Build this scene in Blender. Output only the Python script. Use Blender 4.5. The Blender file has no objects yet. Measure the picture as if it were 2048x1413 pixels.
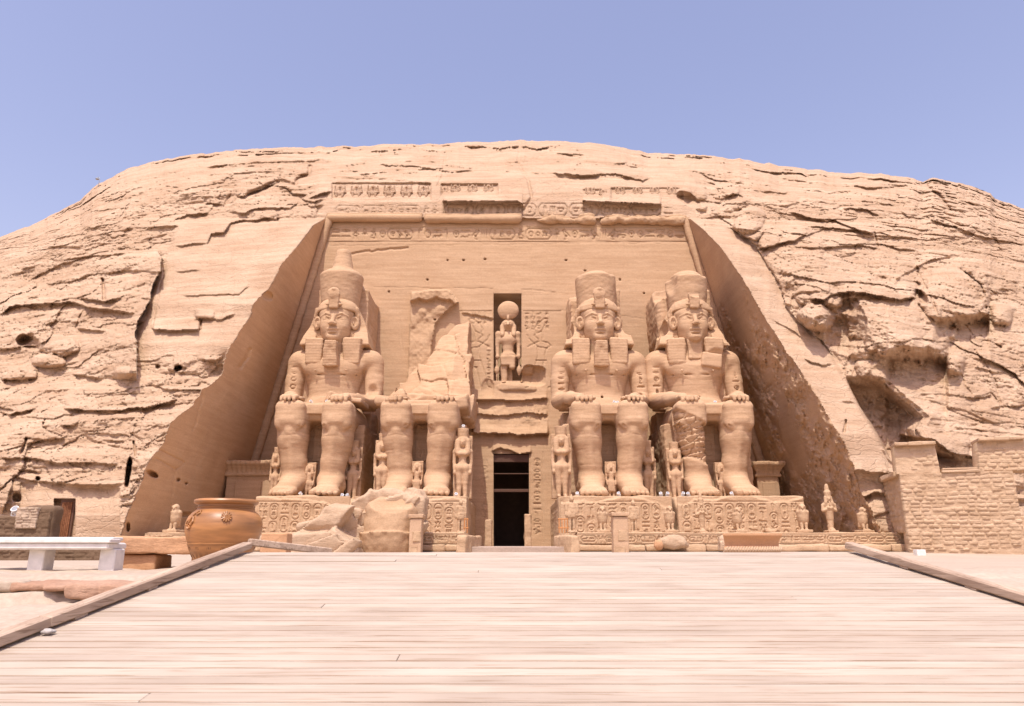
import bpy, math, random
import numpy as np
random.seed(7)
rng = np.random.default_rng(11)
scene = bpy.context.scene
PI = math.pi

# ------------------------------------------------------------------ camera, sky, sun, exposure
F_PX, PITCH, EYE = 1450.0, math.atan(394 / 1450.0), 1.5
cam_data = bpy.data.cameras.new("camera")
cam_data.sensor_width = 36.0
cam_data.lens = F_PX / 2048 * 36.0
cam_data.clip_end = 2000
cam = bpy.data.objects.new("camera", cam_data)
cam.location = (0, 0, EYE)
cam.rotation_euler = (PI / 2 + PITCH, 0, 0)
scene.collection.objects.link(cam)
scene.camera = cam

SUN_DIR = np.array([0.115, 0.47, -1.0])            # direction the light travels
SUN_DIR = SUN_DIR / np.linalg.norm(SUN_DIR)
to_sun = -SUN_DIR
el = math.asin(to_sun[2])
az = math.atan2(to_sun[0], to_sun[1])              # from +Y clockwise
world = bpy.data.worlds.new("World")
scene.world = world
world.use_nodes = True
wn = world.node_tree
wn.nodes.clear()
wo = wn.nodes.new("ShaderNodeOutputWorld")
bg = wn.nodes.new("ShaderNodeBackground")
sky = wn.nodes.new("ShaderNodeTexSky")
sky.sky_type = 'NISHITA'
sky.sun_disc = False
sky.sun_elevation = el
sky.sun_rotation = az
sky.altitude = 200
sky.air_density = 1.5
sky.dust_density = 3.0
sky.ozone_density = 1.0
tint = wn.nodes.new("ShaderNodeMix")
tint.data_type = 'RGBA'; tint.blend_type = 'MULTIPLY'
tint.inputs[0].default_value = 1.0
tint.inputs[7].default_value = (1.46, 1.14, 1.23, 1)
wn.links.new(sky.outputs[0], tint.inputs[6])
wn.links.new(tint.outputs[2], bg.inputs[0])
bg.inputs[1].default_value = 0.15
wn.links.new(bg.outputs[0], wo.inputs[0])
sl = bpy.data.lights.new("sun", 'SUN')
sl.energy = 3.85
sl.angle = math.radians(0.5)
sl.color = (1.0, 0.96, 0.87)
sun = bpy.data.objects.new("sun", sl)
sun.rotation_euler = (math.acos(to_sun[2]), 0, math.atan2(to_sun[0], -to_sun[1]))
scene.collection.objects.link(sun)
scene.view_settings.view_transform = 'Standard'
scene.view_settings.look = 'None'
scene.view_settings.exposure = 0.17
scene.view_settings.gamma = 1.0
scene.render.engine = 'CYCLES'
scene.cycles.max_bounces = 6
scene.cycles.diffuse_bounces = 4

# ------------------------------------------------------------------ projection helpers
CP, SP = math.cos(PITCH), math.sin(PITCH)
def ray(px, py):
    u = (np.asarray(px, dtype=np.float64) - 1024) / F_PX
    v = (706.5 - np.asarray(py, dtype=np.float64)) / F_PX
    return u, CP - v * SP, SP + v * CP
def at(px, py, Y):
    """world point seen at photo pixel (px,py) at distance Y"""
    a, b, c = ray(px, py)
    t = Y / b
    return (float(a * t), float(Y), float(EYE + c * t))
def xat(px, Y, Z=4.0):
    """world x of photo column px at distance Y and height Z"""
    return (px - 1024) / F_PX * (Y * CP + (Z - EYE) * SP)
def zat(py, Y):
    a, b, c = ray(1024, py)
    return float(EYE + c / b * Y)

# ------------------------------------------------------------------ noise
def _hash(ix, iy, iz, seed):
    h = (ix.astype(np.int64) * 374761393 + iy.astype(np.int64) * 668265263 + iz.astype(np.int64) * 2147483647 + seed * 974711) & 0xFFFFFFFF
    h = ((h ^ (h >> 13)) * 1274126177) & 0xFFFFFFFF
    h = ((h ^ (h >> 16)) * 2246822519) & 0xFFFFFFFF
    h = h ^ (h >> 15)
    return (h & 0xFFFFFF).astype(np.float32) / 16777215.0
def vnoise(x, y, z, seed=0):
    x, y, z = np.broadcast_arrays(np.asarray(x, np.float32), np.asarray(y, np.float32), np.asarray(z, np.float32))
    ix, iy, iz = np.floor(x).astype(np.int64), np.floor(y).astype(np.int64), np.floor(z).astype(np.int64)
    fx, fy, fz = x - ix, y - iy, z - iz
    fx = fx * fx * (3 - 2 * fx); fy = fy * fy * (3 - 2 * fy); fz = fz * fz * (3 - 2 * fz)
    r = 0
    for a in (0, 1):
        for b in (0, 1):
            for c in (0, 1):
                w = (fx if a else 1 - fx) * (fy if b else 1 - fy) * (fz if c else 1 - fz)
                r = r + w * _hash(ix + a, iy + b, iz + c, seed)
    return r * 2 - 1
def fbm(x, y, z, oct=4, seed=0, gain=0.5):
    r, a = 0, 1.0
    for o in range(oct):
        r = r + a * vnoise(x, y, z, seed + o * 17)
        x, y, z = x * 2.03, y * 2.03, z * 2.03
        a *= gain
    return r
def worley(u, v, seed=0):
    """nearest-cell random value, F1, F2 and the local coordinates in the cell"""
    iu, iv = np.floor(u).astype(np.int64), np.floor(v).astype(np.int64)
    zero = np.zeros_like(iu)
    f1 = np.full(u.shape, 9.0, np.float32); f2 = f1.copy()
    cid = np.zeros(u.shape, np.float32); du = np.zeros(u.shape, np.float32); dv = du.copy()
    for a in (-1, 0, 1):
        for b in (-1, 0, 1):
            hx = _hash(iu + a, iv + b, zero, seed + 1); hy = _hash(iu + a, iv + b, zero, seed + 2)
            x = iu + a + hx - u; y = iv + b + hy - v
            d = np.maximum(np.abs(x), np.abs(y)) * 0.6 + 0.4 * np.sqrt(x * x + y * y)
            m = d < f1
            f2 = np.where(m, f1, np.minimum(f2, d))
            f1 = np.where(m, d, f1)
            cid = np.where(m, _hash(iu + a, iv + b, zero, seed + 3), cid)
            du = np.where(m, x, du); dv = np.where(m, y, dv)
    return cid, f1, f2, du, dv
def sstep(a, b, x):
    t = np.clip((x - a) / (b - a), 0, 1)
    return t * t * (3 - 2 * t)

# ------------------------------------------------------------------ object helpers
def link(o):
    scene.collection.objects.link(o); return o
def tag(o, label=None, cat=None, group=None, kind=None):
    if label: o["label"] = label
    if cat: o["category"] = cat
    if group: o["group"] = group
    if kind: o["kind"] = kind
    return o
def thing(name, label, cat, loc=(0, 0, 0), rz=0.0, group=None):
    o = bpy.data.objects.new(name, None)
    o.location = loc; o.rotation_euler = (0, 0, rz)
    o.empty_display_size = 0.3
    link(o)
    return tag(o, label, cat, group)
def mesh_np(name, V, Q, mat=None, parent=None, smooth=True, T=None):
    """V (n,3), Q (m,4) quads, T (k,3) triangles"""
    V = np.ascontiguousarray(V, np.float32)
    Q = np.zeros((0, 4), np.int32) if Q is None else np.asarray(Q, np.int32)
    T = np.zeros((0, 3), np.int32) if T is None else np.asarray(T, np.int32)
    me = bpy.data.meshes.new(name)
    me.vertices.add(len(V)); me.vertices.foreach_set("co", V.ravel())
    nl = len(Q) * 4 + len(T) * 3
    me.loops.add(nl)
    me.loops.foreach_set("vertex_index", np.concatenate([Q.ravel(), T.ravel()]).astype(np.int32))
    me.polygons.add(len(Q) + len(T))
    ls = np.concatenate([np.arange(len(Q)) * 4, len(Q) * 4 + np.arange(len(T)) * 3]).astype(np.int32)
    me.polygons.foreach_set("loop_start", ls)
    me.update(calc_edges=True)
    me.validate()
    if smooth:
        me.polygons.foreach_set("use_smooth", np.ones(len(me.polygons), dtype=bool))
    o = bpy.data.objects.new(name, me)
    if mat: me.materials.append(mat)
    if parent is not None: o.parent = parent
    return link(o)

class MB:
    """collects simple shapes into one mesh"""
    def __init__(s): s.v = []; s.f = []
    def add(s, V, Fc):
        n = len(s.v); s.v += [tuple(map(float, p)) for p in V]; s.f += [tuple(int(i) + n for i in f) for f in Fc]
    def box(s, c, d, rz=0.0, taper=1.0, bev=0.0, jit=0.0, ry=0.0, rx=0.0):
        """bevelled box: centre c, full size d; taper scales the top in x and y"""
        hx, hy, hz = d[0] / 2, d[1] / 2, d[2] / 2
        b = min(bev, hx * .45, hy * .45, hz * .45)
        P = []
        rings = [(-hz, -b), (-hz + b, 0), (hz - b, 0), (hz, -b)] if b > 0 else [(-hz, 0), (hz, 0)]
        for z, ins in rings:
            k = 1 + (taper - 1) * (z + hz) / (2 * hz)
            x, y = hx * k + ins, hy * k + ins
            if b > 0:
                ring = [(-x + b, -y), (x - b, -y), (x, -y + b), (x, y - b), (x - b, y), (-x + b, y), (-x, y - b), (-x, -y + b)]
            else:
                ring = [(-x, -y), (x, -y), (x, y), (-x, y)]
            P += [(px, py, z) for px, py in ring]
        m = 8 if b > 0 else 4
        Fc = []
        for r in range(len(rings) - 1):
            for i in range(m):
                j = (i + 1) % m
                Fc.append((r * m + i, r * m + j, (r + 1) * m + j, (r + 1) * m + i))
        Fc.append(tuple(range(m - 1, -1, -1))); Fc.append(tuple(range((len(rings) - 1) * m, len(rings) * m)))
        P = np.array(P, float)
        if jit: P += rng.uniform(-jit, jit, P.shape)
        P = rot(P, rx, ry, rz) + np.array(c)
        s.add(P, Fc)
    def lathe(s, prof, c=(0, 0, 0), n=32, rx=0, ry=0, rz=0, sx=1, sy=1, cap=True):
        P = []
        for r, z in prof:
            for i in range(n):
                a = 2 * PI * i / n
                P.append((r * math.cos(a) * sx, r * math.sin(a) * sy, z))
        Fc = []
        for k in range(len(prof) - 1):
            for i in range(n):
                j = (i + 1) % n
                Fc.append((k * n + i, k * n + j, (k + 1) * n + j, (k + 1) * n + i))
        if cap:
            Fc.append(tuple(range(n - 1, -1, -1))); Fc.append(tuple(range((len(prof) - 1) * n, len(prof) * n)))
        s.add(rot(np.array(P), rx, ry, rz) + np.array(c), Fc)
    def tube(s, pts, rad, n=10, cap=True):
        pts = [np.array(p, float) for p in pts]
        rad = [rad] * len(pts) if np.isscalar(rad) else rad
        P = []; Fc = []
        for k, p in enumerate(pts):
            d = pts[min(k + 1, len(pts) - 1)] - pts[max(k - 1, 0)]
            d = d / (np.linalg.norm(d) + 1e-9)
            a = np.cross(d, (0, 1, 0.01)) if abs(d[1]) < .9 else np.cross(d, (1, 0, 0))
            a /= np.linalg.norm(a); b = np.cross(d, a)
            for i in range(n):
                t = 2 * PI * i / n
                P.append(p + rad[k] * (math.cos(t) * a + math.sin(t) * b))
        for k in range(len(pts) - 1):
            for i in range(n):
                j = (i + 1) % n
                Fc.append((k * n + i, k * n + j, (k + 1) * n + j, (k + 1) * n + i))
        if cap:
            Fc.append(tuple(range(n - 1, -1, -1))); Fc.append(tuple(range((len(pts) - 1) * n, len(pts) * n)))
        s.add(P, Fc)
    def prism(s, poly, y0, y1):
        """outline in x,z extruded from y0 to y1"""
        n = len(poly)
        P = [(x, y0, z) for x, z in poly] + [(x, y1, z) for x, z in poly]
        Fc = [(i, (i + 1) % n, n + (i + 1) % n, n + i) for i in range(n)]
        Fc.append(tuple(range(n - 1, -1, -1))); Fc.append(tuple(range(n, 2 * n)))
        s.add(P, Fc)
    def build(s, name, mat, parent=None, smooth=False):
        me = bpy.data.meshes.new(name)
        me.from_pydata(s.v, [], s.f); me.validate()
        import bmesh
        bm = bmesh.new(); bm.from_mesh(me); bmesh.ops.recalc_face_normals(bm, faces=bm.faces); bm.to_mesh(me); bm.free()
        if smooth:
            me.polygons.foreach_set("use_smooth", np.ones(len(me.polygons), dtype=bool))
            try: me.set_sharp_from_angle(angle=math.radians(40))
            except Exception: pass
        me.materials.append(mat)
        o = bpy.data.objects.new(name, me)
        if parent is not None: o.parent = parent
        return link(o)
def rot(P, rx=0, ry=0, rz=0):
    P = np.asarray(P, float)
    if rx:
        c, s_ = math.cos(rx), math.sin(rx); P = P @ np.array([[1, 0, 0], [0, c, s_], [0, -s_, c]])
    if ry:
        c, s_ = math.cos(ry), math.sin(ry); P = P @ np.array([[c, 0, -s_], [0, 1, 0], [s_, 0, c]])
    if rz:
        c, s_ = math.cos(rz), math.sin(rz); P = P @ np.array([[c, s_, 0], [-s_, c, 0], [0, 0, 1]])
    return P
def copy_tree(o, loc=None, rz=None, label=None, scale=None):
    c = o.copy(); scene.collection.objects.link(c)
    if loc is not None: c.location = loc
    if rz is not None: c.rotation_euler = (0, 0, rz)
    if scale is not None: c.scale = scale
    if label: c["label"] = label
    for ch in list(o.children):
        d = ch.copy(); scene.collection.objects.link(d); d.parent = c
        for g in list(ch.children):
            e = g.copy(); scene.collection.objects.link(e); e.parent = d
    return c

# ------------------------------------------------------------------ materials
def stone(name, c1, c2, c3=None, strata=1.0, bump=0.35, scale=1.0, bdist=0.06, rough=0.93, space='world', crack=0.0, var=0.8, stm=0.5):
    m = bpy.data.materials.new(name); m.use_nodes = True
    nt = m.node_tree; N = nt.nodes; Lk = nt.links
    bs = N["Principled BSDF"]; bs.inputs["Roughness"].default_value = rough
    bs.inputs["Specular IOR Level"].default_value = 0.15
    if space == 'world':
        g = N.new("ShaderNodeNewGeometry"); src = g.outputs["Position"]
    else:
        g = N.new("ShaderNodeTexCoord"); src = g.outputs["Object"]
    def noise(sc, sv, detail, dist=0.0, rgh=0.6):
        mp = N.new("ShaderNodeMapping"); mp.inputs["Scale"].default_value = sv
        Lk.new(src, mp.inputs[0])
        t = N.new("ShaderNodeTexNoise"); t.inputs["Scale"].default_value = sc; t.inputs["Detail"].default_value = detail
        t.inputs["Distortion"].default_value = dist; t.inputs["Roughness"].default_value = rgh
        Lk.new(mp.outputs[0], t.inputs["Vector"]); return t.outputs[0]
    n1 = noise(0.22 * scale, (1, 1, 1.6), 5)
    n2 = noise(0.9 * scale, (0.13, 0.13, 2.2 * strata), 4, 0.6)
    n3 = noise(6.0 * scale, (1, 1, 1.5), 4)
    def ramp(inp, a, b, ca, cb):
        r = N.new("ShaderNodeValToRGB"); r.color_ramp.elements[0].position = a; r.color_ramp.elements[1].position = b
        r.color_ramp.elements[0].color = (*ca, 1); r.color_ramp.elements[1].color = (*cb, 1)
        Lk.new(inp, r.inputs[0]); return r.outputs[0]
    def mix(f, a, b, mode='MIX'):
        x = N.new("ShaderNodeMix"); x.data_type = 'RGBA'; x.blend_type = mode
        if hasattr(f, 'links') or not isinstance(f, (int, float)): Lk.new(f, x.inputs[0])
        else: x.inputs[0].default_value = f
        Lk.new(a, x.inputs[6]); Lk.new(b, x.inputs[7]); return x.outputs[2]
    base = ramp(n1, 0.33, 0.68, c1, c2)
    st = ramp(n2, 0.35, 0.7, c3 or c1, c2)
    col = mix(stm, base, st)
    gr = ramp(n3, 0.25, 0.75, (0.80, 0.78, 0.76), (1.12, 1.12, 1.12))
    col = mix(var, col, gr, 'MULTIPLY')
    Lk.new(col, bs.inputs["Base Color"])
    nb = noise(3.0 * scale, (0.55, 0.55, 2.0 * strata), 8, 0.3, 0.68)
    bp = N.new("ShaderNodeBump"); bp.inputs["Strength"].default_value = bump; bp.inputs["Distance"].default_value = bdist * 3
    Lk.new(nb, bp.inputs["Height"]); Lk.new(bp.outputs[0], bs.inputs["Normal"])
    if crack:
        wv = N.new("ShaderNodeTexNoise"); wv.inputs["Scale"].default_value = .9; wv.inputs["Detail"].default_value = 5; Lk.new(src, wv.inputs["Vector"])
        ma = N.new("ShaderNodeVectorMath"); ma.operation = 'MULTIPLY_ADD'; Lk.new(wv.outputs["Color"], ma.inputs[0]); ma.inputs[1].default_value = (1.6, 1.6, .9); Lk.new(src, ma.inputs[2])
        mp = N.new("ShaderNodeMapping"); mp.inputs["Scale"].default_value = (.55, .55, 1.9); Lk.new(ma.outputs[0], mp.inputs[0])
        vo = N.new("ShaderNodeTexVoronoi"); vo.feature = 'DISTANCE_TO_EDGE'; vo.inputs["Scale"].default_value = 1.0; Lk.new(mp.outputs[0], vo.inputs["Vector"])
        rm = N.new("ShaderNodeMapRange"); rm.inputs[1].default_value = 0; rm.inputs[2].default_value = .05; Lk.new(vo.outputs["Distance"], rm.inputs[0])
        vc = N.new("ShaderNodeTexVoronoi"); vc.inputs["Scale"].default_value = 1.0; Lk.new(mp.outputs[0], vc.inputs["Vector"])
        sp = N.new("ShaderNodeSeparateColor"); Lk.new(vc.outputs["Color"], sp.inputs[0])
        ad = N.new("ShaderNodeMath"); ad.operation = 'MULTIPLY_ADD'; Lk.new(sp.outputs[0], ad.inputs[0]); ad.inputs[1].default_value = .8; Lk.new(rm.outputs[0], ad.inputs[2])
        b2 = N.new("ShaderNodeBump"); b2.inputs["Strength"].default_value = .5 * crack; b2.inputs["Distance"].default_value = .07
        Lk.new(ad.outputs[0], b2.inputs["Height"]); Lk.new(bp.outputs[0], b2.inputs["Normal"]); Lk.new(b2.outputs[0], bs.inputs["Normal"])
    return m
def plain(name, col, rough=0.6, bump=0.0, nscale=8, metal=0.0, var=0.12, coat=0.0):
    m = bpy.data.materials.new(name); m.use_nodes = True
    nt = m.node_tree; N = nt.nodes; Lk = nt.links; bs = N["Principled BSDF"]
    bs.inputs["Roughness"].default_value = rough; bs.inputs["Metallic"].default_value = metal
    bs.inputs["Coat Weight"].default_value = coat
    tc = N.new("ShaderNodeTexCoord"); t = N.new("ShaderNodeTexNoise"); t.inputs["Scale"].default_value = nscale; t.inputs["Detail"].default_value = 6
    Lk.new(tc.outputs["Object"], t.inputs["Vector"])
    r = N.new("ShaderNodeValToRGB")
    r.color_ramp.elements[0].color = (*[c * (1 - var) for c in col], 1); r.color_ramp.elements[1].color = (*[min(1, c * (1 + var)) for c in col], 1)
    r.color_ramp.elements[0].position = .3; r.color_ramp.elements[1].position = .7
    Lk.new(t.outputs[0], r.inputs[0]); Lk.new(r.outputs[0], bs.inputs["Base Color"])
    if bump:
        b = N.new("ShaderNodeBump"); b.inputs["Strength"].default_value = bump; b.inputs["Distance"].default_value = 0.02
        Lk.new(t.outputs[0], b.inputs["Height"]); Lk.new(b.outputs[0], bs.inputs["Normal"])
    return m
M_CLIFF = stone("cliff_sandstone", (0.395, 0.262, 0.165), (0.575, 0.425, 0.30), (0.37, 0.235, 0.142), 1.0, 0.5, 1.3, 0.05, crack=1.0)
M_FACADE = stone("facade_sandstone", (0.45, 0.295, 0.178), (0.53, 0.365, 0.23), (0.39, 0.25, 0.142), 1.4, 0.16, 2.0, 0.02, stm=.55, var=1.0)
M_RECESS = stone("darker_recess_sandstone", (0.38, 0.24, 0.145), (0.50, 0.335, 0.205), (0.42, 0.265, 0.155), 1.0, 0.4, 2.0, 0.03)  # recess stone slightly darker than the facade stone
M_STATUE = stone("statue_sandstone", (0.475, 0.315, 0.19), (0.585, 0.40, 0.255), (0.385, 0.24, 0.135), 1.3, 0.20, 2.2, 0.022, stm=.5, var=1.0)
M_BASE = stone("pedestal_sandstone", (0.465, 0.315, 0.19), (0.55, 0.39, 0.25), (0.44, 0.29, 0.175), 1.0, 0.4, 1.5, 0.03)
M_RUBBLE = stone("rubble_sandstone", (0.44, 0.31, 0.20), (0.53, 0.39, 0.27), (0.45, 0.31, 0.20), 1.0, 0.45, 1.8, 0.04)
# ------------------------------------------------------------------ sculpting: distance fields turned into meshes
class Vol:
    def __init__(s, lo, hi, h):
        s.lo = np.array(lo, float); s.h = h
        s.n = np.ceil((np.array(hi, float) - s.lo) / h).astype(int) + 1
        s.D = np.full(s.n, 5.0, np.float32)
        s.ax = [(s.lo[i] + h * np.arange(s.n[i])).astype(np.float32) for i in range(3)]
    def op(s, f, lo, hi, k=0.0, mode='u'):
        """apply field f(x,y,z) inside the box lo..hi; u = union, s = subtract, i = intersect"""
        pad = k * 1.2 + 3 * s.h
        a = np.clip(np.floor((np.array(lo) - pad - s.lo) / s.h).astype(int), 0, s.n)
        b = np.clip(np.ceil((np.array(hi) + pad - s.lo) / s.h).astype(int) + 1, 0, s.n)
        if np.any(b <= a): return
        sl_ = tuple(slice(a[i], b[i]) for i in range(3))
        x = s.ax[0][sl_[0]][:, None, None]; y = s.ax[1][sl_[1]][None, :, None]; z = s.ax[2][sl_[2]][None, None, :]
        d = f(x, y, z).astype(np.float32); D = s.D[sl_]
        if mode == 's': d = -d
        if mode == 'u':
            if k > 0:
                hh = np.clip(0.5 + 0.5 * (D - d) / k, 0, 1); s.D[sl_] = D + (d - D) * hh - k * hh * (1 - hh)
            else: s.D[sl_] = np.minimum(D, d)
        else:
            if k > 0:
                hh = np.clip(0.5 - 0.5 * (D - d) / k, 0, 1); s.D[sl_] = D + (d - D) * hh + k * hh * (1 - hh)
            else: s.D[sl_] = np.maximum(D, d)
    # primitives ---------------------------------------------------
    def ell(s, c, r, k=0.0, mode='u', rx=0.0, ry=0.0, rz=0.0):
        c = np.array(c, float); r = np.array(r, float); R = max(r)
        M = rot(np.eye(3), rx, ry, rz)
        def f(x, y, z):
            x, y, z = x - c[0], y - c[1], z - c[2]
            if rx or ry or rz:
                x, y, z = [x * M[i][0] + y * M[i][1] + z * M[i][2] for i in range(3)]
            k0 = np.sqrt((x / r[0]) ** 2 + (y / r[1]) ** 2 + (z / r[2]) ** 2)
            k1 = np.sqrt((x / r[0] ** 2) ** 2 + (y / r[1] ** 2) ** 2 + (z / r[2] ** 2) ** 2) + 1e-6
            return k0 * (k0 - 1) / k1
        e = R if (rx or ry or rz) else r
        s.op(f, c - e, c + e, k, mode)
    def cap(s, a, b, ra, rb, k=0.0, mode='u', sx=1.0, sy=1.0):
        """tapered capsule; sx, sy widen its section"""
        a = np.array(a, float); b = np.array(b, float); ba = b - a
        sc = np.array([1 / sx, 1 / sy, 1.0]); bas = ba * sc; l2 = float(bas @ bas) + 1e-9
        def f(x, y, z):
            x, y, z = (x - a[0]) / sx, (y - a[1]) / sy, z - a[2]
            t = np.clip((x * bas[0] + y * bas[1] + z * bas[2]) / l2, 0, 1)
            return (np.sqrt((x - bas[0] * t) ** 2 + (y - bas[1] * t) ** 2 + (z - bas[2] * t) ** 2) - (ra + (rb - ra) * t)) * min(sx, sy, 1)
        R = max(ra, rb) * max(sx, sy, 1)
        s.op(f, np.minimum(a, b) - R, np.maximum(a, b) + R, k, mode)
    def box(s, c, d, r=0.05, k=0.0, mode='u', rx=0.0, ry=0.0, rz=0.0, taper=0.0, tapery=0.0):
        """rounded box, centre c, half size d; taper = narrowing per metre of height"""
        c = np.array(c, float); d = np.array(d, float); M = rot(np.eye(3), rx, ry, rz)
        def f(x, y, z):
            x, y, z = x - c[0], y - c[1], z - c[2]
            if rx or ry or rz:
                x, y, z = [x * M[i][0] + y * M[i][1] + z * M[i][2] for i in range(3)]
            qx = np.abs(x) - (d[0] - taper * z) + r; qy = np.abs(y) - (d[1] - tapery * z) + r; qz = np.abs(z) - d[2] + r
            o = np.sqrt(np.maximum(qx, 0) ** 2 + np.maximum(qy, 0) ** 2 + np.maximum(qz, 0) ** 2)
            return o + np.minimum(np.maximum(np.maximum(qx, qy), qz), 0) - r
        e = np.linalg.norm(d) if (rx or ry or rz) else d + abs(taper) * d[2] + abs(tapery) * d[2]
        s.op(f, c - e, c + e, k, mode)
    def rev(s, c, prof, k=0.0, mode='u', sx=1.0, sy=1.0, lean=0.0):
        """upright solid of revolution with profile [(radius, z)...]"""
        c = np.array(c, float); zs = np.array([p[1] for p in prof], float); rs = np.array([p[0] for p in prof], float)
        def f(x, y, z):
            zz = z - c[2]
            R = np.interp(zz, zs, rs)
            rr = np.sqrt(((x - c[0]) / sx) ** 2 + ((y - c[1] - lean * zz) / sy) ** 2)
            q = (rr - R) * 0.9
            return np.maximum(q, np.maximum(zs[0] - zz, zz - zs[-1]))
        R = rs.max() * max(sx, sy) + abs(lean) * (zs[-1] - zs[0])
        s.op(f, c + np.array([-R, -R, zs[0]]), c + np.array([R, R, zs[-1]]), k, mode)
    def mesh(s):
        D = s.D.copy()
        D[0], D[-1] = 5, 5; D[:, 0], D[:, -1] = 5, 5; D[:, :, 0], D[:, :, -1] = 5, 5
        S = D < 0
        A = [S[a:S.shape[0] - 1 + a, b:S.shape[1] - 1 + b, c:S.shape[2] - 1 + c] for a in (0, 1) for b in (0, 1) for c in (0, 1)]
        anyv = A[0].copy(); allv = A[0].copy()
        for q in A[1:]: anyv |= q; allv &= q
        act = anyv & ~allv
        I, J, K = np.nonzero(act)
        idx = np.full(act.shape, -1, np.int32); idx[I, J, K] = np.arange(len(I))
        acc = np.zeros((len(I), 3), np.float32); cnt = np.zeros(len(I), np.float32)
        cor = {(a, b, c): D[I + a, J + b, K + c] for a in (0, 1) for b in (0, 1) for c in (0, 1)}
        for axis in range(3):
            for p in (0, 1):
                for q in (0, 1):
                    o = [0, 0, 0]; oo = [i for i in range(3) if i != axis]
                    o[oo[0]] = p; o[oo[1]] = q
                    e = list(o); e[axis] = 1
                    d0, d1 = cor[tuple(o)], cor[tuple(e)]
                    m = (d0 < 0) != (d1 < 0)
                    t = np.where(m, d0 / np.where(m, d0 - d1, 1), 0)
                    acc[:, axis] += np.where(m, t, 0)
                    acc[:, oo[0]] += np.where(m, p, 0); acc[:, oo[1]] += np.where(m, q, 0)
                    cnt += m
        P = acc / cnt[:, None] + np.stack([I, J, K], 1)
        V = s.lo + P * s.h
        Q = []
        for axis in range(3):
            sa = [slice(0, -1)] * 3; sb = [slice(0, -1)] * 3
            sb[axis] = slice(1, None)
            S0 = S[tuple(slice(0, -1) if i == axis else slice(1, -1) for i in range(3))]
            S1 = S[tuple(slice(1, None) if i == axis else slice(1, -1) for i in range(3))]
            m = S0 != S1
            i, j, k = np.nonzero(m); flip = S0[i, j, k]
            g = [i, j, k]; oo = [a for a in range(3) if a != axis]
            base = list(g)
            for a in oo: base[a] = base[a] + 1
            def cell(p, q):
                e = list(base); e[oo[0]] = e[oo[0]] - p; e[oo[1]] = e[oo[1]] - q
                return idx[e[0], e[1], e[2]]
            quad = np.stack([cell(1, 1), cell(0, 1), cell(0, 0), cell(1, 0)], 1)
            if axis == 1: flip = ~flip
            quad[~flip] = quad[~flip][:, ::-1]
            Q.append(quad)
        return V, np.concatenate(Q)
    def rough(s, amp, freq, seed=0, oct=3, zs=1.0, coarse=2):
        """weathering: shift the surface by noise, worked out on a coarser lattice"""
        c = coarse
        ax = [a[::c] for a in s.ax]
        n = fbm(ax[0][:, None, None] * freq, ax[1][None, :, None] * freq, ax[2][None, None, :] * freq * zs, oct, seed) * amp
        for i in range(3): n = np.repeat(n, c, axis=i)
        n = n[:s.n[0], :s.n[1], :s.n[2]]
        if c > 1:
            for i in range(3): n = (n + np.roll(n, 1, axis=i)) * 0.5
        s.D += n.astype(np.float32)
    def rough_near(s, amp, freq, seed=0, oct=3, zs=1.0, band=0.25):
        I, J, K = np.nonzero(np.abs(s.D) < band)
        x, y, z = s.ax[0][I], s.ax[1][J], s.ax[2][K]
        s.D[I, J, K] += (fbm(x * freq, y * freq, z * freq * zs, oct, seed) * amp).astype(np.float32)

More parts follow.
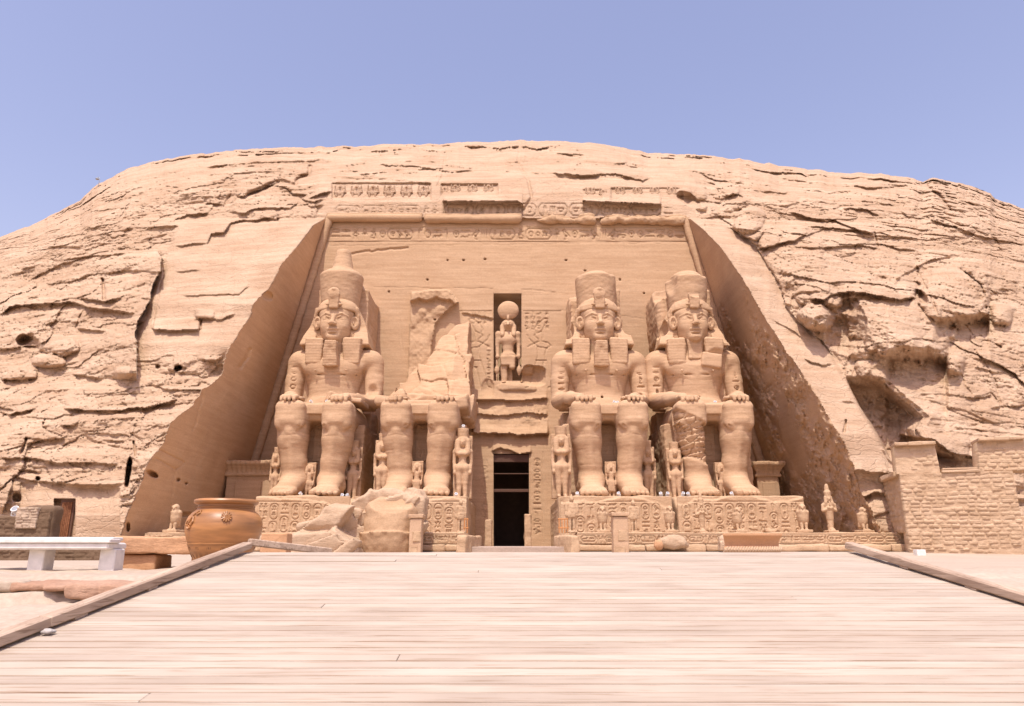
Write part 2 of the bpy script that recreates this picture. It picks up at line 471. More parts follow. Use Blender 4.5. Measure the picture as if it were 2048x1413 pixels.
# ------------------------------------------------------------------ carved signs: polylines in a unit box
def _arc(cx, cy, rx, ry, a0=0, a1=360, n=14):
    return [(cx + rx * math.cos(math.radians(a0 + (a1 - a0) * i / n)), cy + ry * math.sin(math.radians(a0 + (a1 - a0) * i / n))) for i in range(n + 1)]
GL = {
 'sun': [_arc(.5, .5, .32, .32), _arc(.5, .5, .07, .07)],
 'disc': [_arc(.5, .5, .36, .36)],
 'reed': [[(.35, 0), (.4, .95), (.62, .75), (.58, .35), (.42, .3)], [(.3, 0), (.6, 0)]],
 'water': [[(0, .4), (.12, .6), (.25, .4), (.37, .6), (.5, .4), (.62, .6), (.75, .4), (.87, .6), (1, .4)]],
 'bar': [[(.05, .42), (.95, .42), (.95, .58), (.05, .58), (.05, .42)]],
 'loaf': [_arc(.5, .3, .35, .45, 0, 180) + [(.85, .3)]],
 'bird': [[(.9, .35), (.45, .3), (.2, .55), (.15, .85), (.3, .98), (.42, .85), (.42, .7), (.75, .5), (1, .25)], [(.45, .3), (.42, 0), (.3, 0)], [(.55, .3), (.56, 0), (.42, 0)], [(.15, .85), (.03, .8)]],
 'ankh': [_arc(.5, .75, .17, .22), [(.5, .53), (.5, 0)], [(.2, .48), (.8, .48)]],
 'basket': [[(.05, .65), (.95, .65)] + _arc(.5, .65, .45, .4, 360, 180, 10)],
 'eye': [_arc(.5, .5, .42, .2), _arc(.5, .5, .12, .14)],
 'staff': [[(.5, 0), (.5, .85), (.3, .98), (.2, .85)]],
 'feather': [[(.45, 0), (.42, .8), (.55, 1), (.7, .85), (.62, .4), (.55, 0)]],
 'man': [_arc(.45, .85, .12, .12), [(.45, .73), (.3, .5), (.35, .1), (.85, .1), (.75, .35), (.5, .4), (.55, .65), (.85, .75)], [(.3, .5), (.2, .1), (.35, .1)]],
 'snake': [[(0, .3), (.2, .5), (.4, .3), (.6, .45), (.8, .35), (.85, .8), (.98, .75)]],
 'bull': [[(.05, .1), (.15, .55), (.8, .6), (.95, .85), (1, .6), (.8, .45), (.78, .1)], [(.3, .5), (.3, .1)], [(.6, .5), (.6, .1)]],
 'house': [[(.1, .2), (.1, .8), (.9, .8), (.9, .2), (.6, .2)]],
 'bee': [[(.1, .4), (.4, .6), (.9, .45), (.5, .3), (.1, .4)], [(.4, .6), (.3, .95)], [(.5, .6), (.7, .95)], [(.3, .3), (.2, 0)], [(.6, .3), (.65, 0)]],
 'three': [[(.2, .1), (.2, .9)], [(.5, .1), (.5, .9)], [(.8, .1), (.8, .9)]],
 'block': [[(.1, .2), (.9, .2), (.9, .8), (.1, .8), (.1, .2)], [(.3, .8), (.3, 1)], [(.5, .8), (.5, 1)], [(.7, .8), (.7, 1)]],
 'scarab': [_arc(.5, .45, .22, .32), [(.28, .6), (.1, .8)], [(.72, .6), (.9, .8)], [(.28, .35), (.1, .15)], [(.72, .35), (.9, .15)], _arc(.5, .85, .1, .1)],
}
GK = list(GL)
WIDE = ['water', 'bar', 'basket', 'eye', 'snake', 'loaf', 'bull', 'house', 'block']
TALL = ['reed', 'feather', 'staff', 'ankh', 'three', 'bird', 'man', 'bee', 'scarab', 'sun', 'disc']
def seg_dist(U, V, pl):
    d = np.full(U.shape, 1e9, np.float32)
    for (ax_, ay), (bx, by) in zip(pl[:-1], pl[1:]):
        vx, vy = bx - ax_, by - ay; l2 = vx * vx + vy * vy + 1e-12
        t = np.clip(((U - ax_) * vx + (V - ay) * vy) / l2, 0, 1)
        d = np.minimum(d, (U - ax_ - vx * t) ** 2 + (V - ay - vy * t) ** 2)
    return np.sqrt(d)
class Relief:
    """height raster over a rectangle given by axis arrays (u rising right, v rising up)"""
    def __init__(s, u, v):
        s.u = np.asarray(u, np.float32); s.v = np.asarray(v, np.float32)
        s.H = np.zeros((len(s.v), len(s.u)), np.float32)
    def line(s, pl, w, depth):
        xs = [p[0] for p in pl]; ys = [p[1] for p in pl]
        a, b = np.searchsorted(s.u, [min(xs) - w * 2, max(xs) + w * 2])
        c, d = np.searchsorted(s.v, [min(ys) - w * 2, max(ys) + w * 2])
        if b <= a or d <= c: return
        U, V = np.meshgrid(s.u[a:b], s.v[c:d])
        g = -depth * np.clip(1.25 - seg_dist(U, V, pl) / w, 0, 1)
        s.H[c:d, a:b] = np.minimum(s.H[c:d, a:b], g) if depth > 0 else np.maximum(s.H[c:d, a:b], g)
    def glyph(s, key, x, y, w, h, lw, depth, flip=False):
        for pl in GL[key]:
            s.line([(x + ((1 - p[0]) if flip else p[0]) * w, y + p[1] * h) for p in pl], lw, depth)
    def cartouche(s, x, y, w, h, lw, depth, r):
        v = h > w
        if v:
            q = w / 2
            pl = _arc(x + q, y + h - q, q, q, 0, 180) + _arc(x + q, y + q, q, q, 180, 360) + [(x + w, y + h - q)]
            s.line(pl, lw, depth); n = max(2, int(h / w)); hh = (h - q * .6) / n
            for i in range(n): s.glyph(r.choice(GK), x + w * .2, y + q * .3 + i * hh + hh * .1, w * .6, hh * .8, lw * .85, depth)
        else:
            q = h / 2
            pl = _arc(x + w - q, y + q, q, q, -90, 90) + _arc(x + q, y + q, q, q, 90, 270) + [(x + w - q, y)]
            s.line(pl, lw, depth); n = max(2, int(w / h)); ww = (w - q * .6) / n
            for i in range(n): s.glyph(r.choice(GK), x + q * .3 + i * ww + ww * .1, y + h * .2, ww * .8, h * .6, lw * .85, depth)
    def column(s, x, y0, y1, w, lw, depth, r, cart=0.25, fade=None):
        """signs stacked from top y1 down to y0"""
        y = y1
        while y - w * .6 > y0:
            if r.random() < cart and y - w * 2.1 > y0:
                s.cartouche(x, y - w * 2.05, w, w * 1.95, lw, depth, r); y -= w * 2.2; continue
            t = r.random()
            if t < .4: s.glyph(r.choice(WIDE), x, y - w * .42, w, w * .4, lw, depth, r.random() < .5); y -= w * .5
            elif t < .6:
                s.glyph(r.choice(TALL), x, y - w * .8, w * .45, w * .75, lw, depth); s.glyph(r.choice(TALL), x + w * .55, y - w * .8, w * .45, w * .75, lw, depth); y -= w * .92
            else: s.glyph(r.choice(TALL), x + w * .1, y - w * .95, w * .8, w * .9, lw, depth, r.random() < .5); y -= w * 1.08
    def row(s, y, x0, x1, h, lw, depth, r, cart=0.16):
        x = x0
        while x + h * .5 < x1:
            if r.random() < cart and x + h * 2.8 < x1:
                s.cartouche(x, y, h * 2.7, h, lw, depth, r); x += h * 2.9; continue
            t = r.random()
            if t < .55: s.glyph(r.choice(TALL), x, y, h * .65, h, lw, depth, r.random() < .5); x += h * .75
            else:
                s.glyph(r.choice(WIDE), x, y + h * .55, h * .8, h * .4, lw, depth); s.glyph(r.choice(WIDE), x, y + h * .05, h * .8, h * .4, lw, depth); x += h * .92
def panel(name, P0, PU, PV, w, h, res, mat, parent, Hf, wear=0.01, wf=1.5, seed=0, thick=None):
    """a relief sheet: origin P0, unit axes PU (right) and PV (up), height along their cross product"""
    nu, nv = max(2, int(w / res) + 1), max(2, int(h / res) + 1)
    u = np.linspace(0, w, nu); v = np.linspace(0, h, nv)
    R = Relief(u, v)
    Hf(R)
    U, V = np.meshgrid(u, v)
    PU = np.array(PU, float); PV = np.array(PV, float); PN = np.cross(PU, PV)
    H = R.H + (fbm(U * wf, V * wf, 0 * U + seed, 5, seed) * wear if wear else 0)
    P = np.array(P0)[None, None] + U[..., None] * PU + V[..., None] * PV + H[..., None] * PN
    idx = np.arange(nu * nv).reshape(nv, nu)
    Q = np.stack([idx[:-1, :-1], idx[:-1, 1:], idx[1:, 1:], idx[1:, :-1]], -1).reshape(-1, 4)
    V3 = P.reshape(-1, 3)
    if thick:   # closed block: sides and back
        ring = np.concatenate([idx[0, :], idx[1:, -1], idx[-1, -2::-1], idx[-2:0:-1, 0]])
        n0 = len(V3)
        flat = (np.array(P0)[None, None] + U[..., None] * PU + V[..., None] * PV).reshape(-1, 3)
        back = flat[ring] - PN * thick
        V3 = np.concatenate([V3, back])
        m = len(ring); a = np.arange(m); b = (a + 1) % m
        Qs = np.stack([ring[b], ring[a], n0 + a, n0 + b], 1)
        Q = np.concatenate([Q, Qs])
        c = [n0, n0 + nu - 1, n0 + nu - 1 + nv - 1, n0 + 2 * (nu - 1) + nv - 1]
        Q = np.concatenate([Q, np.array([[c[3], c[2], c[1], c[0]]])])
    return mesh_np(name, V3, Q, mat, parent)
# ------------------------------------------------------------------ the carved cliff: one continuous depth field
Y_FAC, LEAN = 56.0, 0.09
Z_FL = EYE + 0.2                                     # temple floor
def fac_depth(a, b, c):
    """distance Y of the leaning facade plane along the ray"""
    t = (Y_FAC + LEAN * (EYE - Z_FL)) / (b - LEAN * c)
    return t * b
def fac_pt(px, py):
    a, b, c = ray(px, py); Y = float(fac_depth(a, b, c)); return at(px, py, Y)
XL = [(654, 440), (505, 925)]; XR = [(1373, 440), (1526, 925)]
def corner_line(P):
    p, q = fac_pt(*P[0]), fac_pt(*P[1]); m = (p[0] - q[0]) / (p[2] - q[2]); return q[0] - m * (q[2] - EYE), m    # X = X0 + m*(Z-EYE)
XL0, ML = corner_line(XL); XR0, MR = corner_line(XR)
def plane_depth(px, py, X0, m):
    a, b, c = ray(px, py)                             # a t = X0 + m c t
    t = X0 / (a - m * c)
    return t * b
RIM_L = [(652, 436), (625, 451), (598, 488), (564, 529), (537, 577), (506, 608), (498, 635), (461, 690), (448, 722), (441, 749), (418, 773), (404, 779), (384, 810), (340, 845), (326, 882), (300, 916), (288, 953), (272, 987), (251, 1031), (241, 1074), (232, 1135)]
RIM_R = [(1378, 436), (1410, 462), (1442, 495), (1460, 520), (1490, 563), (1537, 646), (1566, 692), (1609, 751), (1644, 812), (1680, 869), (1711, 940), (1720, 979), (1742, 1020), (1760, 1060), (1785, 1135)]
SKY = [(-400, 500), (-200, 495), (0, 475), (60, 450), (115, 425), (160, 400), (185, 375), (215, 358), (260, 335), (330, 318), (400, 308), (470, 300), (560, 295), (640, 293), (760, 290), (870, 287), (1000, 283), (1100, 281), (1170, 284), (1220, 290), (1290, 305), (1340, 308), (1430, 312), (1500, 322), (1600, 335), (1680, 345), (1760, 350), (1825, 355), (1845, 364), (1865, 357), (1940, 370), (1980, 386), (1990, 398), (2048, 418), (2200, 455), (2450, 495)]
def poly_x(P, y):
    r = np.interp(y, [p[1] for p in P], [p[0] for p in P])
    if P is RIM_L or P is RIM_R:      # chipped edge
        y = np.asarray(y, float); s = 1 if P is RIM_L else -1
        r = r + s * (2.6 * fbm(y * .035, y * 0, y * 0 + s, 3, 77) + 1.8 * np.maximum(0, vnoise(y * .11, y * 0, y * 0 + s, 78)) + 1.0 * vnoise(y * .4, y * 0, y * 0 + s, 79)) * sstep(436, 470, y)
    return r
def poly_y(P, x): return np.interp(x, [p[0] for p in P], [p[1] for p in P])
cols = np.concatenate([np.arange(-300, 0, 5.0), np.arange(0, 2048, 1.65), np.arange(2048, 2370, 5.0)])
for s_ in (987, 1043, 1058):
    cols[np.argmin(np.abs(cols - s_))] = s_
rws = np.concatenate([np.arange(281, 1100, 1.65), np.arange(1100, 1140, 6.0)])
for s_ in (587, 762, 908): rws[np.argmin(np.abs(rws - s_))] = s_
PX = np.repeat(cols[None, :], len(rws), 0)
R_ = np.repeat(rws[:, None], len(cols), 1)
ysk = poly_y(SKY, cols)
jag = (fbm(cols * 0.05, 0 * cols, 0 * cols, 4, 5) * 1.6 + 2.0 * np.maximum(0, vnoise(cols * .025, 0 * cols, 0 * cols, 9)) ) * (cols > -1)
ysk = ysk - jag + 1
PY = np.where(R_ < 520, ysk[None, :] + (520 - ysk[None, :]) * (R_ - 281) / (520 - 281), R_)
A_, B_, C_ = ray(PX, PY)
# --- centre profile of distance against height in the photograph
kpy = [281, 284, 292, 310, 335, 360, 400, 437, 520, 580, 712, 812, 880, 940, 1000, 1140]
kY = [80, 76, 71.5, 67, 63.5, 61.2, 59.9, 58.7, 55.6, 53.2, 48.0, 46.0, 45.0, 43.6, 43.2, 42.6]
def Yc(p): return np.interp(p, kpy, kY)
q = (PY - ysk[None, :]) / (1100 - ysk[None, :])
pyc = 281 + q * (1100 - 281)
Ybase = Yc(pyc)
ry = PY[:, 0] * 0
yy = np.clip(PY, 437, 1134)
for P, X0, m, sgn in ((RIM_L, XL0, ML, -1), (RIM_R, XR0, MR, 1)):
    rx = np.interp(yy, [p[1] for p in P], [p[0] for p in P])
    Yp = plane_depth(rx, yy, X0, m)
    ys_r = np.interp(rx, cols, ysk)
    Yc_r = Yc(281 + (yy - ys_r) / (1100 - ys_r) * (1100 - 281))
    side = (PX - rx) * sgn
    wgt = np.exp(-np.maximum(side, 0) / 330.0) * sstep(360, 437, PY) * (((PX - 1012) * sgn) > 0)
    Ybase = Ybase + (Yp - Yc_r) * wgt
_m = np.clip((437 - PY) / 102., 0, 1) ** 1.4
_wx = sstep(600, 658, PX) * (1 - sstep(1370, 1430, PX)) * (PY < 437)
_T = (fac_depth(A_, B_, C_) - .35) * (1 - _m) + Yc(np.minimum(pyc, PY)) * _m
Ybase = Ybase * (1 - _wx) + _T * _wx
rxl, rxr = poly_x(RIM_L, PY), poly_x(RIM_R, PY)
cxl, cxr = poly_x([(654, 440), (505, 925), (440, 1137)], PY), poly_x([(1373, 440), (1526, 925), (1593, 1137)], PY)
below = PY > 437
inL = below & (PX > rxl) & (PX <= cxl)
inR = below & (PX < rxr) & (PX >= cxr)
inF = below & (PX > cxl) & (PX < cxr)
Yl = plane_depth(PX, PY, XL0, ML); Yr = plane_depth(PX, PY, XR0, MR); Yf = fac_depth(A_, B_, C_)
Y = np.where(inF, Yf, np.where(inL, Yl, np.where(inR, Yr, Ybase)))
cliffm = ~(inF | inL | inR)
WX = A_ / B_ * Y; WZ = EYE + C_ / B_ * Y             # undisplaced world position
top_zone = (PX > 600) & (PX < 1420) & (PY > 330) & (PY < 437)
# --- smooth, dressed areas of the rock get less relief
edgeL = poly_x([(380, 430), (340, 470), (320, 540), (304, 570), (290, 622), (272, 670), (273, 760), (230, 800), (225, 1135)][::1] if False else [(355, 437), (342, 470), (321, 540), (304, 570), (290, 622), (270, 666), (273, 755)], np.clip(PY, 437, 755))
stripR = poly_x([(1442, 437), (1462, 450), (1510, 491), (1541, 539), (1561, 573), (1571, 611), (1599, 645), (1643, 682), (1670, 720), (1694, 763), (1718, 812), (1754, 869), (1779, 918), (1807, 945), (1830, 1135)], PY)
dressL = sstep(0, 14, PX - edgeL) * (PX < 1012) * sstep(425, 450, PY) * (1 - sstep(690, 735, PY))
plaster = (PX < 240) * (PX > 40) * sstep(962, 972, PY + (PX - 54) * -0.05)
dressR = (PX > 1012) * sstep(440, 470, PY) * (1 - sstep(-10, 4, PX - stripR)) * (1 - 0.6 * sstep(930, 960, PY))
face_top = sstep(620, 660, PX) * (1 - sstep(1380, 1420, PX)) * sstep(345, 360, PY)
amp = np.clip(1 - 0.82 * dressL - 0.85 * plaster - 0.82 * dressR - 0.8 * face_top, 0.1, 1)
amp_top = 1 - 0.35 * (1 - sstep(285, 330, pyc))      # crest seen far away

D = np.zeros_like(Y)                                  # metres towards the viewer
# large swells
flat_ = amp * cliffm * (1 - face_top * sstep(350, 360, PY))
D += 1.1 * fbm(WX * 0.07, WZ * 0.10, 0 * WX, 3, 21) * flat_
D += 0.45 * fbm(WX * 0.22, WZ * 0.3, 0 * WX + 3, 3, 22) * flat_
# bedding: overlapping layers with lips
ROLL = np.where(PX > 1430, 3.2 * np.exp(-np.clip(PX - poly_x([(1442, 437), (1510, 491), (1561, 573), (1599, 645), (1670, 720), (1718, 812), (1754, 869), (1800, 940)], PY), 0, 900) / 45.) + 0.0035 * np.clip(PX - 1600, 0, 500) , 0)
def bed(freq, ampl, seed, tilt=0.0, warp=0.5, pw=0.8):
    s = (WZ + ROLL) * freq + tilt * WX * freq + warp * fbm(WX * 0.12, WZ * 0.15, 0 * WX, 4, seed)
    ly = np.floor(s); fr = s - ly
    a = sstep(-.15, .75, vnoise(WX * 0.42 * max(1, freq) ** .5 + ly * 7.3, ly * 3.1, 0 * WX, seed + 3) + .5 * vnoise(WX * .9 * freq, ly * 5.1, 0 * WX, seed + 4)) * 1.25
    return ampl * a * np.power(np.clip(1 - fr, 0, 1), pw) * np.minimum(1, fr * 14)
# bedding rolls over the rounded bulges on the right
arch = np.where(PX > 1400, 0.00006 * np.clip(PX - 1640, -400, 600) ** 2 * 0.1, 0)
side_tilt = np.where(PX > 1600, 0.10 + 0.00018 * np.clip(PX - 1600, 0, 450), np.where(PX < 350, -0.05, 0.0))
side_tilt = 0.04 * np.tanh((PX - 1500) / 300.)
rockw = amp * amp_top * cliffm * (0.2 + 0.8 * sstep(.2, .7, amp))
leftm = 1 - 0.45 * (PX < 1012)
D += bed(0.42, 0.34, 31, side_tilt, 0.45) * rockw * leftm
D += leftm * bed(1.15, 0.15, 37, side_tilt, 0.4) * (rockw * 0.98 + 0.02 * cliffm)
D += bed(2.9, 0.06, 43, side_tilt, 0.6) * (rockw * 0.97 + 0.03 * cliffm) * (1 - plaster)
# fractured blocks
for fu, fv, a, seed in ((0.14, 0.32, 0.85, 51), (0.36, 0.85, 0.36, 55), (1.1, 2.4, 0.11, 59)):
    uu = WX * fu + 0.35 * fbm(WX * fu * 1.3, WZ * fv, 0 * WX, 3, seed + 9)
    vv = WZ * fv + 0.35 * fbm(WX * fu, WZ * fv * 1.2, 0 * WX + 9, 3, seed + 10) + side_tilt * WX * fv
    cid, f1, f2, du, dv = worley(uu, vv, seed)
    crack = np.clip(1 - (f2 - f1) / 0.05, 0, 1)
    present = sstep(-0.25, 0.25, fbm(WX * 0.11, WZ * 0.13, 0 * WX + seed, 3, seed + 4))
    D += (a * (cid - 0.5) + a * 0.5 * dv * (cid - 0.3) - a * 0.20 * crack) * rockw * (0.25 + 0.75 * present)
D += 0.05 * fbm(WX * 2.0, (WZ + ROLL) * 5.0, Y * 1.0, 5, 71, 0.62) * (rockw + 0.12 * cliffm)
ridge = 1 - np.abs(fbm(WX * .55, (WZ + ROLL) * 1.6, 0 * WX, 4, 75))
D -= 0.13 * sstep(.94, 1.0, ridge) * rockw
# weathered nodules in the uppermost rocks on the right
nod = sstep(1800, 1880, PX) * (1 - sstep(430, 520, PY))
cid, f1, f2, du, dv = worley(WX * 0.55, WZ * 0.9, 88)
D += nod * (0.9 * np.sqrt(np.clip(f2 - f1, 0, 1)) - 0.5) * cliffm

gY = np.abs(np.gradient(Ybase, axis=0) / np.maximum(np.gradient(PY, axis=0), .3))
D *= np.where(cliffm & (pyc < 352), np.clip(gY / 0.2, 1, 3), 1.0)
# --- features that can be told apart in the photograph
def ledge(P, h, L=14., b=0.0, Lu=16., tw=14.):
    """lip along P (x rising): rock below steps back by h and recovers over L pixels, rock above bulges by b"""
    global D
    x0, x1 = P[0][0], P[-1][0]
    c0, c1 = np.searchsorted(cols, [x0 - 2, x1 + 2])
    X, Yp = PX[:, c0:c1], PY[:, c0:c1]
    dv = Yp - poly_y(P, X) - 1.2 * fbm(X * 0.09, X * 0, X * 0, 2, int(x0) % 97)
    w = np.minimum(1, np.minimum((X - x0 + 2) / tw, (x1 + 2 - X) / tw)).clip(0, 1)
    D[:, c0:c1] += w * np.where(dv > 0, -h * .78 * (.55 + .45 * sstep(-.4, .4, vnoise(X * .06, X * 0, X * 0, int(x0) % 53))) * np.exp(-dv / L) * np.minimum(1, dv / 1.7), b * np.exp(dv / Lu)) * cliffm[:, c0:c1]
def over(P, hp, h, L, b=0.0, Lu=16.):
    """overhang whose underside is hp pixels deep in view"""
    global D
    x0, x1 = P[0][0], P[-1][0]
    c0, c1 = np.searchsorted(cols, [x0 - 2, x1 + 2]); X, Yp = PX[:, c0:c1], PY[:, c0:c1]
    dv = Yp - poly_y(P, X) - 2.0 * fbm(X * 0.09, X * 0, X * 0, 3, int(x0) % 97)
    w = np.minimum(1, np.minimum((X - x0 + 2) / 8., (x1 + 2 - X) / 8.)).clip(0, 1)
    und = -h * np.clip(dv / hp, 0, 1) * np.exp(-np.maximum(dv - hp, 0) / L)
    D[:, c0:c1] += w * np.where(dv > 0, und + b * np.exp(-dv / hp), b * np.exp(dv / Lu)) * cliffm[:, c0:c1]
def wall(P, hl, Ll, hr, Lr, tw=14.):
    """steep line P (y rising): hl on its left fading over Ll, hr on its right over Lr"""
    global D
    y0, y1 = P[0][1], P[-1][1]
    m = (PY > y0) & (PY < y1) & cliffm
    dx = PX - poly_x(P, PY) - 1.5 * fbm(PY * 0.07, PY * 0, PY * 0, 2, 3)
    w = np.minimum(1, np.minimum((PY - y0) / tw, (y1 - PY) / tw)).clip(0, 1)
    D += m * w * np.where(dx < 0, hl * np.exp(dx / Ll), hr * np.exp(-dx / Lr))
def blob(cx, cy, rx, ry, h, pw=2.0, rz=0.0, flat=False, mask=None):
    global D
    c0, c1 = np.searchsorted(cols, [cx - max(rx, ry) * 1.6, cx + max(rx, ry) * 1.6])
    X, Yp = PX[:, c0:c1] - cx, PY[:, c0:c1] - cy
    ca, sa = math.cos(rz), math.sin(rz)
    X, Yp = X * ca + Yp * sa, -X * sa + Yp * ca
    r = (np.abs(X / rx) ** pw + np.abs(Yp / ry) ** pw) ** (1 / pw)
    r = r + 0.10 * fbm(PX[:, c0:c1] * 0.07, PY[:, c0:c1] * 0.07, X * 0, 3, int(cx) % 91)
    k = np.clip((1 - r) / 0.3, 0, 1) if flat else np.sqrt(np.clip(1 - r * r, 0, 1))
    D[:, c0:c1] += h * k * (cliffm[:, c0:c1] if mask is None else mask[:, c0:c1])
def crackl(P, w, depth, mask=None):
    global D
    xs = [p[0] for p in P]; ys = [p[1] for p in P]
    m = (PX > min(xs) - 3 * w) & (PX < max(xs) + 3 * w) & (PY > min(ys) - 3 * w) & (PY < max(ys) + 3 * w)
    I = np.nonzero(m)
    n = 1.6 * fbm(PX[I] * .06, PY[I] * .06, PX[I] * 0, 2, 8)
    d = seg_dist(PX[I] + n, PY[I] + n, P)
    D[I] -= depth * np.clip(1.3 - d / w, 0, 1) * (1 if mask is None else mask[I])
# left rock
wall([(313, 500), (323, 516), (321, 540), (304, 570), (301, 598), (290, 622), (277, 642), (270, 666), (273, 690), (273, 724), (273, 760)], 1.9, 60, -0.5, 30)
ledge([(0, 632), (20, 613), (68, 608), (137, 605), (157, 608), (178, 617), (208, 617), (270, 628)], 0.9, 20, 0.7, 30)
ledge([(160, 598), (208, 603), (240, 596)], 0.7, 10, 0.8, 20)
crackl([(206, 560), (209, 600)], 3, 0.8)
ledge([(150, 657), (175, 661), (212, 662)], 0.55, 9, 0.4, 20)
crackl([(167, 622), (152, 658)], 2.5, 0.35)
blob(57, 686, 26, 15, -1.5, 2, 0.5); blob(52, 680, 20, 9, -.8, 2, -.6)
blob(118, 690, 42, 22, 1.5, 2.2, 0.15)
blob(96, 722, 34, 14, 1.3, 2.4)
ledge([(74, 731), (100, 735), (133, 730), (160, 722)], 0.6, 9)
blob(36, 746, 42, 15, 1.1, 3.5)
ledge([(0, 757), (36, 760), (72, 754)], 0.8, 8)
ledge([(144, 749), (170, 752), (204, 759)], 0.7, 10, 0.4, 14)
blob(247, 746, 18, 13, 1.0, 4)
crackl([(496, 389), (533, 372), (560, 362), (591, 372), (595, 360), (615, 350), (622, 335)], 4.5, 0.9)
ledge([(470, 397), (496, 389), (533, 374), (560, 363)], 0.6, 12, 0.5, 12)
ledge([(403, 407), (451, 409)], 0.5, 10, 0.3, 20); crackl([(451, 408), (460, 390)], 3, .4)
ledge([(458, 424), (492, 425), (513, 417), (547, 415), (581, 418), (597, 406)], 0.5, 9, 0.4, 14)
ledge([(342, 444), (376, 430), (420, 427)], 0.4, 9, 0.3, 20)
ledge([(415, 487), (422, 467), (448, 464), (461, 447), (478, 441), (513, 441), (533, 435), (555, 440)], 0.75, 26, 0.25, 25, 5)
ledge([(349, 492), (380, 489), (415, 487)], 0.4, 12, 0.2, 20)
crackl([(555, 438), (556, 450)], 2.5, .4)
ledge([(349, 543), (403, 541)], 0.25, 9, 0.1)
ledge([(362, 593), (431, 590), (478, 588), (489, 577), (500, 573)], 0.35, 9, 0.15, 20)
ledge([(304, 658), (342, 662), (400, 659)], 0.35, 8, 0.7, 18, 6)
crackl([(402, 641), (401, 660)], 2.5, .5); crackl([(304, 656), (328, 543)], 2.2, 0.25)
blob(408, 628, 20, 9, .6, 4, .1); ledge([(388, 640), (404, 636), (440, 640), (470, 628)], .4, 5, .3, 8)
ledge([(400, 719), (424, 722), (444, 716)], 0.5, 7, 0.5, 9)
blob(357, 737, 9, 6, -1.6, 2, -.4); blob(316, 734, 6, 5, -.7)
blob(257, 943, 5.5, 31, -3.0, 3, 0.14, True)
ledge([(127, 816), (170, 821), (211, 822), (245, 822), (258, 817), (306, 814), (353, 800)], 0.8, 13, 0.5, 20)
ledge([(0, 825), (17, 829), (50, 823), (72, 816)], 1.0, 9, 0.4, 16)
ledge([(119, 850), (149, 851), (160, 838)], 0.5, 8, 0.3, 14)
ledge([(44, 877), (60, 876), (92, 880)], 0.5, 8, 0.2); crackl([(54, 879), (42, 907)], 3, .6)
ledge([(0, 916), (68, 916), (112, 926), (204, 926), (235, 930)], 0.45, 10, 0.4, 16)
ledge([(27, 938), (68, 943), (81, 945)], 0.7, 6, 0.1); blob(76, 958, 5, 5, -1.2, 2, -.5)
ledge([(31, 953), (54, 960), (110, 966), (170, 970), (238, 969)], 0.5, 30, 0.35, 10)
wall([(27, 955), (17, 990), (5, 1028)], 0.9, 30, -0.1, 10)
ledge([(30, 1000), (44, 992)], .5, 8); blob(33, 995, 9, 10, -.9, 3)
ledge([(206, 880), (250, 884)], .5, 6, .2); crackl([(268, 885), (270, 912)], 2.5, .5)
ledge([(0, 780), (28, 772)], 0.8, 8); ledge([(105, 778), (118, 790)], .5, 8)
ledge([(60, 560), (120, 530), (180, 512), (250, 508)], .35, 10, .3, 20)
ledge([(85, 500), (108, 492), (112, 478), (150, 470)], .3, 8, .2, 14)
# rock above the facade
ledge([(700, 300), (760, 303), (820, 298), (880, 304)], 1.0, 5, .6, 5)
ledge([(930, 293), (1000, 297), (1040, 292), (1075, 299), (1140, 288)], 1.4, 5, .8, 5)
ledge([(760, 330), (840, 334), (905, 345), (950, 342)], .5, 6, .4, 8)
ledge([(1100, 345), (1160, 352), (1230, 348), (1285, 362), (1300, 356)], .6, 7, .4, 10)
ledge([(1225, 330), (1255, 326), (1280, 333)], .6, 5, .3, 8)
ledge([(655, 356), (740, 357), (800, 360), (865, 368)], .4, 4, .1)
crackl([(1040, 300), (1035, 325), (1058, 365), (1062, 395), (1045, 420)], 3, .35)
crackl([(890, 310), (888, 350), (876, 372)], 2.5, .3)
ledge([(618, 398), (640, 388), (664, 384)], .7, 8, .5, 10)
blob(1378, 400, 26, 12, -1.1, 2, .5); blob(1368, 385, 16, 9, .6, 2.5); blob(1402, 392, 12, 9, .6, 3); blob(1395, 412, 18, 7, .6, 3, .3)
# right rock
wall([(1438, 380), (1442, 437), (1462, 450), (1510, 491), (1541, 539), (1561, 573), (1571, 611), (1599, 645), (1643, 682), (1668, 716)], -0.4, 18, 0.0, 150)
dxr = PX - stripR
D += np.where((dxr > 0) & (PX > 1400), 2.4 * (1 - np.exp(-dxr / 55.)) * np.exp(-np.maximum(dxr - 120, 0) / 160.) , 0) * sstep(430, 480, PY) * (1 - sstep(700, 760, PY)) * cliffm
ledge([(1446, 400), (1465, 388), (1492, 395)], .6, 7, .4); blob(1462, 380, 20, 12, .9); blob(1470, 410, 26, 12, .7, 2.5, -.3)
blob(1500, 440, 34, 26, 1.4, 2.2, -.3); blob(1530, 480, 30, 16, .8)
ledge([(1462, 455), (1483, 471), (1500, 478), (1514, 481), (1530, 460)], 1.0, 9, .3)
ledge([(1514, 500), (1541, 492), (1589, 481), (1616, 464)], 1.0, 10, .5, 14)
ledge([(1616, 452), (1670, 457), (1725, 461), (1752, 471)], .6, 8, .5, 14)
ledge([(1638, 496), (1664, 494), (1725, 491), (1759, 498)], .5, 8, .4, 14)
ledge([(1580, 425), (1623, 436), (1667, 440), (1708, 457), (1746, 470)], .6, 8, .5, 12)
crackl([(1749, 465), (1757, 500)], 2, .4)
ledge([(1685, 417), (1735, 419), (1759, 433)], .6, 7, .4, 10)
ledge([(1500, 337), (1540, 345), (1600, 347), (1620, 355)], 1.0, 8, .8, 10)
ledge([(1400, 345), (1420, 358), (1460, 365)], .8, 8, .5, 10)
